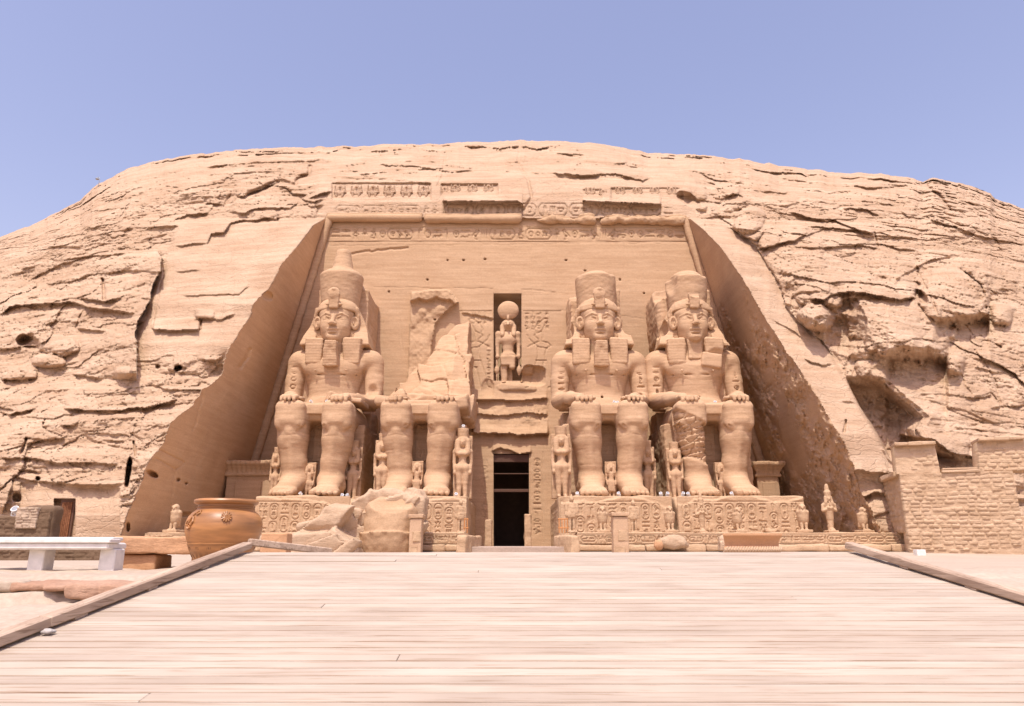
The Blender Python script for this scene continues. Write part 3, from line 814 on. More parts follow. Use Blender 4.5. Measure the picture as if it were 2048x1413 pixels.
ledge([(1700, 372), (1760, 377), (1820, 370)], .6, 6, .3); ledge([(1715, 400), (1790, 412)], .4, 6, .3)
ledge([(1620, 598), (1648, 600), (1664, 590), (1700, 583), (1740, 588), (1800, 600), (1832, 596)], 1.1, 14, .8, 26)
blob(1632, 590, 44, 26, 1.0)
blob(1634, 636, 38, 27, 2.4, 2.2, 0.35)
blob(1694, 655, 42, 55, -2.0, 2, 0.3)
blob(1667, 603, 20, 12, 1.3, 3)
blob(1800, 640, 115, 80, 1.7, 2.2, 0.35)
over([(1772, 702), (1790, 692), (1850, 693), (1896, 704)], 28, 1.9, 60, 0.9, 40)
blob(1910, 729, 18, 22, 1.6, 3.5, .1)
blob(1905, 590, 75, 58, 1.8, 2.2, .25)
over([(1872, 634), (1895, 636), (1930, 630), (1979, 626)], 16, 1.5, 40, 0.7, 36)
wall([(1915, 535), (1957, 570), (1979, 607), (1981, 645)][:], 1.0, 30, -1.6, 9)
blob(2003, 630, 24, 22, 1.6, 3)
blob(1842, 594, 18, 10, -2.0, 2, .9)
ledge([(1800, 570), (1840, 580)], .8, 8)
crackl([(1835, 545), (1860, 590), (1875, 630)], 2.5, .3)
# deep shaded hollow beside the dressed strip
rdg = poly_x([(1700, 752), (1752, 760), (1786, 772), (1812, 803), (1846, 832), (1828, 862), (1850, 885), (1900, 908), (1960, 918), (1990, 960)][::1] if False else [(1745, 750), (1772, 768), (1800, 795), (1830, 818), (1848, 835), (1832, 858), (1850, 882), (1890, 905), (1930, 925)], PY)
hol = sstep(0, 34, rdg - PX) * sstep(-2, 3, PX - stripR) * sstep(748, 790, PY) * (1 - sstep(905, 935, PY)) * cliffm
D -= 2.6 * hol
D += 1.3 * np.exp(-np.abs(PX - rdg - 14) / 26) * sstep(735, 760, PY) * (1 - sstep(880, 910, PY)) * (PX > rdg - 2) * cliffm
blob(1742, 742, 34, 20, 1.0, 2.3, .4); blob(1762, 700, 22, 18, .5, 2.4); blob(1720, 700, 26, 20, .5, 2.4, .3)
ledge([(1800, 870), (1870, 880), (1900, 905), (1952, 915), (1990, 905)], 1.8, 22, 1.4, 26)
blob(1895, 893, 46, 22, 1.0, 3)
ledge([(1566, 660), (1600, 668)], .3, 6)
ledge([(1608, 718), (1628, 727), (1648, 731), (1664, 728)], .5, 6, .25, 10)
ledge([(1545, 640), (1575, 655), (1612, 680)], .3, 8, .1)
ledge([(1680, 805), (1700, 804), (1712, 806)], .4, 6, .1)
crackl([(1692, 842), (1688, 866)], 2, .4)
ledge([(1700, 945), (1722, 940), (1745, 945), (1800, 950)], .7, 9, .4, 8)
ledge([(1712, 1000), (1750, 985), (1800, 990)], .7, 14, .5, 10)
for P in ([(1931, 773), (1949, 795), (1984, 788), (2002, 812), (2048, 812)], [(1900, 690), (1931, 773)], [(1965, 720), (1990, 760), (2002, 812)], [(1949, 700), (2010, 705), (2048, 690)],
          [(1990, 660), (2048, 668)], [(1930, 650), (1960, 690), (1965, 720), (1949, 700)], [(1860, 870), (1930, 858), (2048, 872)], [(1850, 760), (1931, 773)]):
    crackl(P, 1.8, .16)
ledge([(1931, 795), (1949, 797), (1984, 790)], .7, 8, .3); ledge([(1984, 815), (2002, 814), (2048, 812)], .6, 8, .3)
ledge([(1860, 440), (1900, 450), (1950, 470), (2048, 490)], .5, 8, .3, 12)
ledge([(1790, 560), (1860, 520), (1900, 515)], .5, 8, .3, 12)
blob(1995, 372, 26, 14, 1.2); crackl([(1846, 357), (1852, 372), (1880, 392), (1900, 420)], 4, 1.0)

dm = (PX > 108) & (PX < 151) & (PY > 998) & (PY < 1082)
D = np.where(dm, np.median(D[dm]) - 1.1, D)
sol = cliffm & (PY < 990)
D += sol * sstep(.2, 1, amp) * (0.11 * fbm(WX * 1.1, WZ * 1.7, D * .8, 4, 161, .6) + 0.05 * fbm(WX * 4, WZ * 6, D * 5, 3, 163))
D += hol * 0.5 * fbm(WX * .6, WZ * .7, D, 4, 165)
# --- recess walls
sh = inL | inR | inF
rough_r = np.clip(sstep(-.1, .4, fbm(Y * 0.3, WZ * 0.25, 0 * Y, 3, 101) + sstep(560, 760, PY) * 1.1 - 0.55), 0, 1)
fadeR = sstep(0, 22, PX - cxr) * 1.0
D += inR * fadeR * rough_r * (0.42 * fbm(Y * 0.8, WZ * 0.9, WX * 0, 6, 103, 0.64) + 0.1 * (1 - np.abs(fbm(Y * 1.5, WZ * 1.5, 0 * Y, 4, 105))))
D += inR * fadeR * 0.03 * fbm(Y * 3 + WZ * 2, WZ * 0.7 - Y * .5, 0 * Y, 3, 107)
fadeL = sstep(0, 18, cxl - PX)
D += inL * fadeL * (0.05 * fbm(Y * .7, WZ * .7, 0 * Y, 5, 111) + 0.02 * fbm(Y * 3 - WZ * 2, WZ * 0.7, 0 * Y, 3, 113))
crackl([(408, 780), (396, 830), (384, 860)], 2, .12, inL); crackl([(480, 735), (492, 715), (500, 700)], 4, .3, inL)
crackl([(320, 900), (368, 925), (352, 940), (335, 1060)], 1.6, .12, inL); crackl([(352, 940), (310, 915)], 1.6, .1, inL)
blob(304, 948, 13, 6, -1.0, 2, .5, mask=inL); blob(356, 960, 4, 4, -.5, mask=inL); blob(372, 967, 3, 3, -.5, mask=inL)
blob(534, 592, 12, 9, -.5, 2, .5, mask=inL); blob(370, 1030, 24, 5, -.7, 3, mask=inL); blob(256, 1055, 4, 10, -.8, 3, mask=inL)
# --- the facade wall
fw = inF.astype(float)
D += fw * (0.03 * fbm(WX * .3, WZ * .4, 0 * WX, 4, 121) + 0.006 * fbm(WX * 0.3, WZ * 4, 0 * WX, 3, 123) + 0.006 * fbm(WX * 3, WZ * 4, 0 * WX, 3, 125))
def fline(P, w, d): crackl(P, w, d, fw)
fline([(704, 508), (738, 501), (741, 505), (765, 499), (800, 498), (816, 496)], 2.2, .16)
fline([(747, 575), (985, 578)], 1.0, .05); fline([(1043, 579), (1125, 587)], 1.0, .05); fline([(660, 492), (1385, 486)], 1.0, .03)
fline([(961, 490), (962, 580)], 1.0, .04); fline([(1065, 480), (1066, 600)], 1.0, .04); fline([(845, 445), (846, 600)], 1.0, .03)
fline([(800, 640), (806, 700)], 1, .04); fline([(1120, 620), (1310, 640)], 1, .03)
for x_, y_ in ((895, 521), (927, 521), (970, 519), (778, 584), (1132, 521), (1170, 542), (1288, 587), (1240, 560), (855, 560), (870, 640)):
    blob(x_, y_, 2.4, 2.2, -.35, mask=inF)
# band of large signs below the torus
cz = slice(*np.searchsorted(rws, [425, 500]))
rr = random.Random(5)
def stamp(key, x, y, w, h, lw, depth, flip=False):
    """carve a sign whose box is given in photo pixels (x, y = top left)"""
    c0, c1 = np.searchsorted(cols, [x - 3, x + w + 3]); r0, r1 = np.searchsorted(rws, [y - 6, y + h + 6])
    X, Yp = PX[r0:r1, c0:c1], PY[r0:r1, c0:c1]
    pls = GL[key] if isinstance(key, str) else key
    for pl in pls:
        q_ = [(x + ((1 - p[0]) if flip else p[0]) * w, y + (1 - p[1]) * h) for p in pl]
        D[r0:r1, c0:c1] -= depth * np.clip(1.2 - seg_dist(X, Yp, q_) / lw, 0, 1)
def prow(y, x0, x1, h, lw, depth, cart=.15, r=rr):
    x = x0
    while x < x1 - h * .6:
        if r.random() < cart and x + h * 2.6 < x1:
            w = h * 2.4
            stamp([_arc(.5, .5, .5, .5, 0, 360, 24)] if False else [[(.1, 0), (.9, 0), (1, .3), (1, .7), (.9, 1), (.1, 1), (0, .7), (0, .3), (.1, 0)]], x, y, w, h, lw, depth)
            for i in range(3): stamp(r.choice(GK), x + w * (.1 + .28 * i), y + h * .18, w * .22, h * .64, lw, depth)
            x += w + h * .2
        elif r.random() < .55: stamp(r.choice(TALL), x, y, h * .75, h, lw, depth, r.random() < .5); x += h * .85
        else: stamp(r.choice(WIDE), x, y, h * .85, h * .42, lw, depth); stamp(r.choice(WIDE), x, y + h * .52, h * .85, h * .42, lw, depth); x += h * 1.0
prow(458, 662, 1378, 21, 1.3, .11)
stamp([[(0, 0), (1, 0)]], 652, 481, 735, 3, 1.0, .08); stamp([[(0, 0), (1, 0)]], 655, 452, 728, 3, 1.0, .08)
# cornice above the torus: big cartouches, deepest where the overhang survives
prow(412, 672, 880, 20, 1.5, .10, .9); prow(408, 890, 1345, 24, 1.6, .16, .85)
# kings in sunk relief either side of the niche, with columns of signs
KING = [[(.62, .80), (.50, .83), (.36, .95), (.28, 1.0), (.40, 1.02), (.60, .95), (.72, .86), (.66, .80), (.72, .77), (.66, .74), (.60, .72), (.58, .68)],
        [(.50, .83), (.46, .75), (.48, .68), (.30, .66), (.22, .62), (.34, .58), (.60, .60), (.88, .72), (.93, .78)],
        [(.58, .68), (.68, .66), (.92, .60)], [(.34, .58), (.40, .48), (.36, .40), (.26, .22), (.18, .02), (.30, .0)],
        [(.62, .60), (.60, .48), (.66, .38), (.78, .20), (.86, .02), (.98, .0)], [(.36, .40), (.66, .40)], [(.44, .38), (.47, .30), (.56, .30)], [(.52, .30), (.66, .0)], [(.47, .30), (.34, .02)]]
stamp(KING, 918, 640, 66, 136, 1.25, .09); stamp(KING, 1050, 640, 66, 136, 1.25, .09, True)
stamp([[(0, 0), (1, 0)]], 918, 621, 66, 2, 1, .1); stamp([[(0, 0), (1, 0)]], 1048, 621, 74, 2, 1, .1)
for x_ in (944, 955, 966): 
    for k in range(3): stamp(rr.choice(GK), x_, 624 + k * 9, 8, 8, 1.0, .08)
for x_ in (1050, 1062, 1074, 1090): 
    for k in range(4): stamp(rr.choice(GK), x_, 624 + k * 9, 8, 8, 1.0, .08)
for k in range(8): stamp(rr.choice(GK), 974, 690 + k * 9, 7, 8, 1.0, .08)
# broken stone around and below the niche, band over the door
def fblob(*a, **k): blob(*a, mask=inF, **k)
fblob(1066, 752, 26, 20, -.9, pw=3); fblob(1035, 774, 42, 9, .28, pw=4); fblob(975, 778, 14, 20, -.25, pw=2); fblob(1055, 742, 14, 9, .3, pw=3)
def fledge(P, h, L, b, Lu):
    global cliffm
    k = cliffm; cliffm = inF
    ledge(P, h, L, b, Lu, 4); cliffm = k
fledge([(925, 626), (950, 631), (985, 637)], .5, 6, .1, 6)
fledge([(940, 798), (960, 800), (985, 799), (1040, 802), (1094, 797)], .35, 12, .35, 10)
fledge([(940, 825), (1000, 832), (1050, 826), (1094, 830)], .15, 10, .25, 10)
fledge([(945, 866), (1000, 866), (1050, 870), (1096, 867)], .6, 6, .6, 16)
D += fw * 0.10 * fbm(WX * .9, WZ * 1.2, 0 * WX, 5, 131) * sstep(780, 800, PY) * (1 - sstep(870, 880, PY)) * (np.abs(PX - 1018) < 80)
fledge([(985, 903), (1000, 897), (1015, 900), (1040, 908), (1062, 906)], .45, 3, .25, 10)
for k in range(14): stamp(rr.choice(GK), 1066 + 1, 915 + k * 11, 15, 10, 1.1, .09)
for k in range(12): stamp(rr.choice(GK), 962, 920 + k * 11, 14, 10, 1.0, .05)
stamp([[(0, 0), (0, 1)]], 1063, 905, 1, 180, 1, .06); stamp([[(0, 0), (0, 1)]], 1086, 905, 1, 180, 1, .06)
for k in range(4): prow(806 + k * 13, 1050 - 10 * (k % 2), 1090, 10, 1.0, .05)
# the rock slab left standing behind the broken second colossus
slab = (PX > 818) & (PX < 918) & (PY > 580)
lx = 822 - (PY - 590) * 0.035
topl = poly_y([(820, 583), (845, 583), (860, 581), (885, 580), (900, 582), (916, 604)], PX)
endx = poly_x([(905, 580), (917, 605), (905, 612), (890, 625), (870, 648), (863, 690), (860, 800)], PY)
sm = inF & (PX > lx) & (PX < endx) & (PY > topl)
under = np.clip((PY - topl - 12 - 6 * np.abs(np.sin(PX * .09))) / 6, 0, 1)
D += sm * (1.1 - 0.55 * under + 0.14 * fbm(WX * 1.2, WZ, 0 * WX, 4, 141))
# joints left by the blocks the temple was sawn into
for xs in (690, 1250): fline([(xs, 485), (xs, 560)], .9, .03)
# cornice remains: the overhanging strip above the middle
ov = poly_y([(880, 403), (1035, 403), (1050, 411), (1165, 402), (1322, 409)], PX)
top_ = poly_y([(880, 396), (1165, 396), (1322, 402)], PX)
m_ov = ((PX > 885) & (PX < 1045)) | ((PX > 1165) & (PX < 1323)) 
seg_ = m_ov * np.minimum(1, np.minimum(np.abs(PX - 885), np.abs(PX - 1323)) / 4)
Dt = seg_ * 0.95 * np.where(PY < ov, np.exp(-(ov - PY) / 9.) , 0) * (PY > 330)
Dt = Dt - seg_ * 0.25 * ((PY >= ov) & (PY < 432))
D += Dt
# frieze trough where the baboons sit
for x0, x1, y0, y1, dep in ((664, 862, 366, 397, .5), (882, 996, 368, 390, .45), (1166, 1204, 379, 396, .3), (1222, 1366, 376, 398, .4)):
    D -= dep * sstep(x0 - 2, x0 + 2, PX) * (1 - sstep(x1 - 2, x1 + 2, PX)) * sstep(y0 - 1, y0 + 2, PY) * (1 - sstep(y1 - 2, y1 + 8, PY))
D += 0.03 * fbm(WX * 1.0, WZ * 3, 0 * WX, 4, 151) * (face_top > .5) * cliffm

Yd = Y - D
P3 = np.stack([A_ / B_ * Yd, Yd, EYE + C_ / B_ * Yd], -1)
# tidy: keep the recess walls from folding over at the corners
nr, nc = PX.shape
idx = np.arange(nr * nc).reshape(nr, nc)
fx = (PX[:-1, :-1] + PX[1:, 1:]) / 2; fy = (PY[:-1, :-1] + PY[1:, 1:]) / 2
Qall = np.stack([idx[:-1, :-1], idx[1:, :-1], idx[1:, 1:], idx[:-1, 1:]], -1)
reg = np.zeros(fx.shape, int)
reg[inL[:-1, :-1]] = 1; reg[inR[:-1, :-1]] = 2; reg[inF[:-1, :-1]] = 3
reg[(fx > 640) & (fx < 1390) & (fy > 398) & (fy < 437)] = 4
reg[(fx > 987) & (fx < 1043) & (fy > 587) & (fy < 762)] = 9
reg[(fx > 987) & (fx < 1058) & (fy > 908)] = 9
def sub(name, r, mat, parent):
    Qs = Qall[reg == r].reshape(-1, 4)
    used, inv = np.unique(Qs.ravel(), return_inverse=True)
    V = P3.reshape(-1, 3)[used]
    return used, V, inv.reshape(-1, 4)
used, V, Qs = sub("cliff", 0, M_CLIFF, None)
# the hill carries on behind the skyline
lastrow = P3[0]
back = []
bQ = []
n0 = len(V)
dirs = np.stack([A_[0] * 0, B_[0] * 0 + 1, 0 * B_[0]], -1)
for j, (dy, dz) in enumerate(((3, .6), (10, .2), (25, -2.5), (60, -16), (110, -45))):
    back.append(lastrow + np.array([0, dy, dz]) * 1.0)
back = np.array(back).reshape(-1, 3)
mp = {int(u): i for i, u in enumerate(used[:nc * 2])}
first = np.searchsorted(used, np.arange(nc))
bi = np.concatenate([first[None, :], n0 + np.arange(5 * nc).reshape(5, nc)])
bQ = np.stack([bi[1:, :-1], bi[:-1, :-1], bi[:-1, 1:], bi[1:, 1:]], -1).reshape(-1, 4)
cliff = mesh_np("cliff", np.concatenate([V, back]), np.concatenate([Qs, bQ]), M_CLIFF)
tag(cliff, kind="structure")
M_RECL = stone("tooled_recess_fill_lit", (0.58, 0.37, 0.205), (0.66, 0.44, 0.26), (0.52, 0.32, 0.175), 1.0, 0.25, 2.0, 0.02)  # bounced fill light put into this lighter, warmer base colour
facade = thing("temple_facade", "giant sunken temple front cut into the cliff, with carved band, niche and doorway", "temple", (0, 50, Z_FL))
inv_f = np.array([0, 50, Z_FL])
def part_of_facade(name, r, mat):
    used, V, Qs = sub(name, r, mat, facade)
    return mesh_np(name, V - inv_f, Qs, mat, facade)
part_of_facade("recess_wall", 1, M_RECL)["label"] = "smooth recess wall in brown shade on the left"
part_of_facade("recess_wall", 2, M_RECESS)["label"] = "rough eroded recess wall on the right"
part_of_facade("front_wall", 3, M_FACADE)
part_of_facade("cornice", 4, M_CLIFF)
print("cliff built", nr * nc)
# ------------------------------------------------------------------ the four seated colossi (local: x right, -y to viewer, z up from the pedestal)
Z_PED = EYE + 3.2
def body_volume(h=0.055):
    V = Vol((-4.0, -11.2, -0.1), (4.0, -1.6, 12.3), h)
    # throne-side hips, thighs and kilt
    V.box((0, -5.7, 5.75), (2.35, 2.5, 0.62), 0.35)
    for s in (-1, 1):
        V.cap((s * 1.56, -8.15, 5.38), (s * 1.45, -3.6, 5.35), 0.98, 1.12, 0.35, sx=1.0)
        V.box((s * 1.56, -8.22, 5.38), (0.99, 0.92, 1.0), 0.48, 0.3)
        V.cap((s * 1.56, -8.15, 5.2), (s * 1.47, -8.0, 3.9), 0.99, 0.93, 0.3)
        V.cap((s * 1.47, -8.0, 3.9), (s * 1.30, -7.85, 2.3), 0.93, 0.78, 0.3)
        V.cap((s * 1.30, -7.85, 2.3), (s * 1.20, -7.8, 1.0), 0.78, 0.66, 0.3)
        V.ell((s * 1.50, -7.6, 4.1), (0.93, 1.1, 1.95), 0.3)
        V.cap((s * .82, -8.98, 4.7), (s * .88, -8.9, 3.1), 0.05, 0.03, 0.06, 's'); V.cap((s * .82, -8.98, 4.7), (s * 1.1, -9.2, 4.45), 0.05, 0.03, 0.06, 's')            # calf
        V.cap((s * 1.45, -8.95, 4.3), (s * 1.22, -8.45, 1.5), 0.16, 0.10, 0.35)   # shin edge
        # knee cap with its rounded pad and the muscle above
        V.box((s * 1.56, -9.14, 5.0), (0.52, 0.12, 0.27), 0.22, 0.16)
        V.ell((s * 1.56, -8.80, 6.0), (0.88, 0.34, 0.36), 0.3)
        V.cap((s * 2.50, -8.6, 4.5), (s * 2.25, -8.85, 4.2), 0.08, 0.05, 0.25, 's')
        V.cap((s * 0.62, -8.6, 4.6), (s * 0.85, -8.95, 4.25), 0.10, 0.05, 0.25, 's')
        # foot
        V.cap((s * 1.22, -7.3, 0.6), (s * 1.30, -9.3, 0.42), 0.66, 0.44, 0.3, sx=1.15)
        V.cap((s * 1.22, -7.9, 1.25), (s * 1.32, -9.5, 0.42), 0.62, 0.40, 0.35, sx=1.45)
        V.ell((s * 1.35, -9.5, 0.36), (0.86, 0.62, 0.36), 0.2)
        V.ell((s * 0.62, -7.75, 0.95), (0.22, 0.3, 0.26), 0.25)
        V.ell((s * 1.95, -7.7, 0.85), (0.2, 0.3, 0.26), 0.25)
        for i in range(5):
            x = s * (0.72 + i * 0.31 + (0.0 if i == 0 else 0.08)); L = (10.62, 10.58, 10.42, 10.24, 10.02)[i]; r = (0.235, 0.165, 0.155, 0.145, 0.135)[i]
            V.cap((x * 0.98, -9.5, 0.42), (x, -(L - r), 0.20), r * 1.05, r, 0.05, sx=1.0)
            V.box((x, -L + 0.05, 0.26), (r * .55, 0.05, r * .5), 0.04, 0.02)
    # kilt front between the knees
    V.box((0, -6.3, 5.95), (0.75, 2.05, 0.36), 0.06, 0.06)
    V.box((0, -8.33, 5.86), (0.62, 0.14, 0.34), 0.05, 0.03)
    # trunk
    V.ell((0, -3.9, 6.7), (2.15, 1.45, 0.95), 0.4)
    V.ell((0, -3.75, 7.6), (1.80, 1.20, 1.6), 0.5)
    V.ell((0, -3.7, 9.2), (2.15, 1.32, 1.7), 0.6)
    V.cap((-2.1, -3.6, 10.35), (2.1, -3.6, 10.35), 0.86, 0.86, 0.5, sy=1.05)
    for s in (-1, 1):
        V.ell((s * 1.08, -4.50, 9.75), (1.15, 0.52, 0.78), 0.45)
        V.ell((s * 1.12, -5.16, 9.32), (0.10, 0.08, 0.09), 0.05)
        V.ell((s * 2.62, -3.65, 10.32), (0.88, 0.9, 0.84), 0.35)
        V.cap((s * 2.80, -3.65, 10.1), (s * 2.92, -3.75, 8.8), 0.76, 0.66, 0.12)
        V.cap((s * 2.92, -3.75, 8.8), (s * 2.98, -4.0, 7.35), 0.70, 0.58, 0.15)
        V.cap((s * 2.98, -4.1, 7.25), (s * 2.35, -6.4, 6.95), 0.60, 0.52, 0.2)
        V.cap((s * 2.35, -6.4, 6.95), (s * 1.80, -7.7, 6.78), 0.52, 0.34, 0.2)
        # flat hand on the thigh, four fingers side by side and a thumb at the inner edge
        V.box((s * 1.70, -8.15, 6.66), (0.60, 0.62, 0.20), 0.16, 0.12)
        for i in range(4):
            x = s * (1.27 + i * 0.285); L = (9.05, 9.15, 9.10, 8.95)[i]
            V.cap((x, -8.5, 6.68), (x, -L, 6.55), 0.155, 0.15, 0.05)
            V.cap((x, -L, 6.55), (x, -L - 0.08, 6.36), 0.15, 0.13, 0.06)
        V.cap((s * 1.08, -7.75, 6.68), (s * 0.98, -8.5, 6.60), 0.17, 0.13, 0.06)
    V.ell((0, -4.9, 7.35), (0.12, 0.2, 0.12), 0.05, 's')
    for s in (-1, 1): V.cap((s * .25, -5.08, 9.02), (s * 1.75, -4.55, 9.12), 0.06, 0.04, 0.12, 's')
    V.box((0, -4.95, 6.82), (1.9, 0.25, 0.10), 0.05, 0.12)              # belt
    V.cap((0, -3.9, 10.7), (0, -4.3, 12.1), 0.95, 0.88, 0.3)
    # stone kept between arm and trunk
    for s in (-1, 1): V.box((s * 2.3, -3.3, 8.3), (0.7, 0.45, 1.6), 0.1, 0.1)
    return V
def head_volume(h=0.036):
    V = Vol((-1.95, -6.3, 11.2), (1.95, -2.6, 15.0), h)
    V.ell((0, -4.05, 13.2), (1.22, 1.28, 1.7))
    V.cap((0, -3.9, 11.0), (0, -4.3, 12.2), 0.92, 0.85, 0.3)
    V.ell((0, -4.36, 13.78), (1.30, 1.02, 0.62), 0.2)
    V.ell((0, -4.62, 12.35), (0.98, 0.78, 0.85), 0.35)
    V.ell((0, -5.18, 11.82), (0.44, 0.32, 0.30), 0.25)
    V.ell((0, -4.75, 13.2), (1.02, 0.62, 1.15), 0.3)
    for s in (-1, 1):
        V.ell((s * 0.56, -4.98, 12.72), (0.42, 0.36, 0.46), 0.25)
        V.ell((s * 0.50, -5.50, 13.20), (0.36, 0.20, 0.19), 0.13, 's', rz=-s * 0.32)
        V.ell((s * 0.50, -5.12, 13.18), (0.31, 0.20, 0.135), 0.03, rz=-s * 0.3)
        V.cap((s * 0.22, -5.36, 13.24), (s * 0.50, -5.34, 13.37), 0.035, 0.035, 0.03)
        V.cap((s * 0.50, -5.34, 13.37), (s * 0.86, -5.14, 13.22), 0.035, 0.035, 0.03)
        V.cap((s * 0.24, -5.36, 13.14), (s * 0.52, -5.32, 13.04), 0.03, 0.03, 0.03)
        V.cap((s * 0.52, -5.32, 13.04), (s * 0.92, -5.08, 13.18), 0.03, 0.03, 0.03)
        V.cap((s * 0.20, -5.38, 13.50), (s * 0.56, -5.34, 13.60), 0.07, 0.065, 0.06)
        V.cap((s * 0.56, -5.34, 13.60), (s * 1.04, -4.98, 13.44), 0.065, 0.04, 0.06)
        V.ell((s * 0.17, -5.62, 12.74), (0.15, 0.17, 0.12), 0.06)
        V.ell((s * 1.40, -4.46, 13.10), (0.32, 0.17, 0.54), 0.08, rz=s * 0.35)
        V.ell((s * 1.40, -4.58, 13.16), (0.17, 0.12, 0.32), 0.05, 's', rz=s * 0.35)
        V.ell((s * 1.32, -4.60, 13.06), (0.07, 0.08, 0.16), 0.05)
        V.cap((s * 0.40, -5.45, 12.26), (s * 0.44, -5.42, 12.22), 0.05, 0.05, 0.06, 's')
    V.cap((0, -5.34, 13.46), (0, -5.66, 12.82), 0.12, 0.175, 0.1)
    V.ell((0, -5.74, 12.78), (0.17, 0.14, 0.13), 0.06)
    V.ell((0, -5.32, 12.40), (0.44, 0.24, 0.11), 0.05)
    V.ell((0, -5.34, 12.33), (0.43, 0.19, 0.07), 0.02)
    V.ell((0, -5.32, 12.15), (0.37, 0.20, 0.085), 0.03)
    V.cap((-0.36, -5.52, 12.24), (0.36, -5.52, 12.24), 0.022, 0.022, 0.02, 's')
    V.ell((0, -5.42, 12.0), (0.3, 0.1, 0.06), 0.08, 's')
    return V
def nemes_volume(h=0.045, broken=None):
    V = Vol((-2.9, -5.9, 9.5), (2.9, -1.9, 15.1), h)
    zs = [9.0, 11.38, 11.42, 12.4, 13.3, 14.2, 14.5, 14.8]; ws = [2.5, 2.58, 2.56, 2.34, 2.02, 1.60, 1.42, 1.1]
    def wing(x, y, z):
        w = np.interp(z, zs, ws).astype(np.float32)
        front = -4.12 - 0.55 * np.clip(12.95 - z, 0, 1.45) + 0.12 * np.clip(np.abs(x) - 1.0, 0, 2) ** 1.5
        d = np.maximum(np.maximum(np.abs(x) - w, np.maximum(front - y, y + 2.6) * .9), np.maximum(11.35 - z, z - 14.9))
        return d
    V.op(wing, (-2.6, -5.5, 11.3), (2.6, -2.4, 14.9))
    V.ell((0, -4.0, 14.0), (1.58, 1.38, 1.25), 0.1)
    V.ell((0, -4.9, 12.6), (1.16, 1.5, 1.55), 0.03, 's')
    V.box((0, -5.3, 12.93), (1.40, 0.95, 1.02), 0.1, 0.12, 's')
    for s in (-1, 1):
        V.cap((s * 1.52, -4.42, 14.2), (s * 1.62, -4.30, 13.7), 0.13, 0.10, 0.1)
        V.cap((s * 1.62, -4.30, 13.7), (s * 1.55, -4.25, 12.9), 0.10, 0.09, 0.1)
        # lappets on the chest
        V.box((s * 1.38, -4.52, 10.85), (0.64, 0.52, 1.0), 0.14, 0.12, rx=0.03, taper=-0.04)
        V.cap((s * 1.3, -4.9, 10.0), (s * 0.8, -4.9, 9.95), 0.1, 0.1, 0.1)
    # pleats
    I, J, K = np.nonzero(np.abs(V.D) < 0.15)
    z = V.ax[2][K]; x = V.ax[0][I]
    V.D[I, J, K] += (0.006 * np.sin(z * 2 * PI / 0.21) * ((np.abs(x) > 0.7) & (z < 13.8))).astype(np.float32)
    return V
def crown_volume(kind, h=0.06):
    V = Vol((-2.1, -5.7, 13.9), (2.1, -1.7, 19.7), h)
    c = (0, -3.55, 0)
    if kind == 1:
        V.rev(c, [(1.36, 14.1), (1.42, 14.9), (1.55, 16.0), (1.66, 17.0), (1.60, 17.15), (1.35, 17.35)], 0.02)
        V.rev(c, [(1.30, 17.1), (1.02, 17.5), (0.80, 17.75), (0.72, 18.2), (0.60, 18.7), (0.58, 19.0), (0.50, 19.25), (0.2, 19.36)], 0.1)
    else:
        top = 17.0 if kind == 3 else 16.85
        V.rev(c, [(1.36, 14.1), (1.42, 14.9), (1.53, 16.0), (1.62, top - .15), (1.5, top)], 0.02)
        V.rev(c, [(1.30, 16.5), (1.20, 17.05), (0.85, 17.35), (0.4, 17.45)], 0.08)
        V.ell((1.3, -4.9, top + .1), (0.55, .4, .35), 0.1, 's')
        V.ell((1.75, -4.0, top - .3), (0.3, .9, .9), 0.1, 's')
        if kind == 4:
            V.ell((-1.7, -4.6, 16.4), (0.75, 1.2, 1.25), 0.15, 's'); V.ell((-1.75, -3.9, 15.2), (0.28, 1.2, 0.7), 0.2, 's')
        if kind == 3: V.ell((-1.5, -4.9, 16.9), (0.35, .6, .35), 0.1, 's')
    V.rough_near(0.04, 0.7, 31 + kind, 3); V.rough_near(0.014, 3.5, 37 + kind, 3, 2.5)
    return V
def uraeus_volume(broken=False, h=0.035):
    V = Vol((-0.85, -6.3, 13.7), (0.75, -4.9, 15.7), h)
    V.box((0, -5.52, 14.5), (0.38, 0.18, 0.58), 0.1, rx=0.10, taper=-0.10)
    if not broken:
        V.ell((0, -5.62, 15.08), (0.48, 0.22, 0.42), 0.1); V.ell((0, -5.74, 15.32), (0.15, 0.14, 0.12), 0.10)
    else:
        V.ell((0.1, -5.8, 15.0), (0.5, 0.3, 0.3), 0.05, 's')
    for s in (-1, 1): V.ell((s * 0.42, -5.45, 14.25), (0.2, 0.14, 0.1), 0.05)
    V.rough_near(0.03, 2.5, 3, 3)
    return V
def beard_volume(h=0.04):
    V = Vol((-0.8, -6.7, 9.3), (0.8, -4.4, 11.9), h)
    V.box((0, -5.38, 10.52), (0.49, 0.38, 0.95), 0.1, rx=0.16, taper=0.07)
    I, J, K = np.nonzero(np.abs(V.D) < 0.15)
    V.D[I, J, K] += (0.006 * np.sin(V.ax[2][K] * 2 * PI / 0.19)).astype(np.float32)
    V.rough_near(0.05, 1.6, 5, 3)
    return V
BODY0 = body_volume()
def emit(V, name, parent, mat=M_STATUE, label=None):
    v, q_ = V.mesh()
    o = mesh_np(name, v, q_, mat, parent)
    if label: o["label"] = label
    return o
def clone(V):
    W = Vol.__new__(Vol); W.lo, W.h, W.n, W.ax, W.D = V.lo, V.h, V.n, V.ax, V.D.copy(); return W
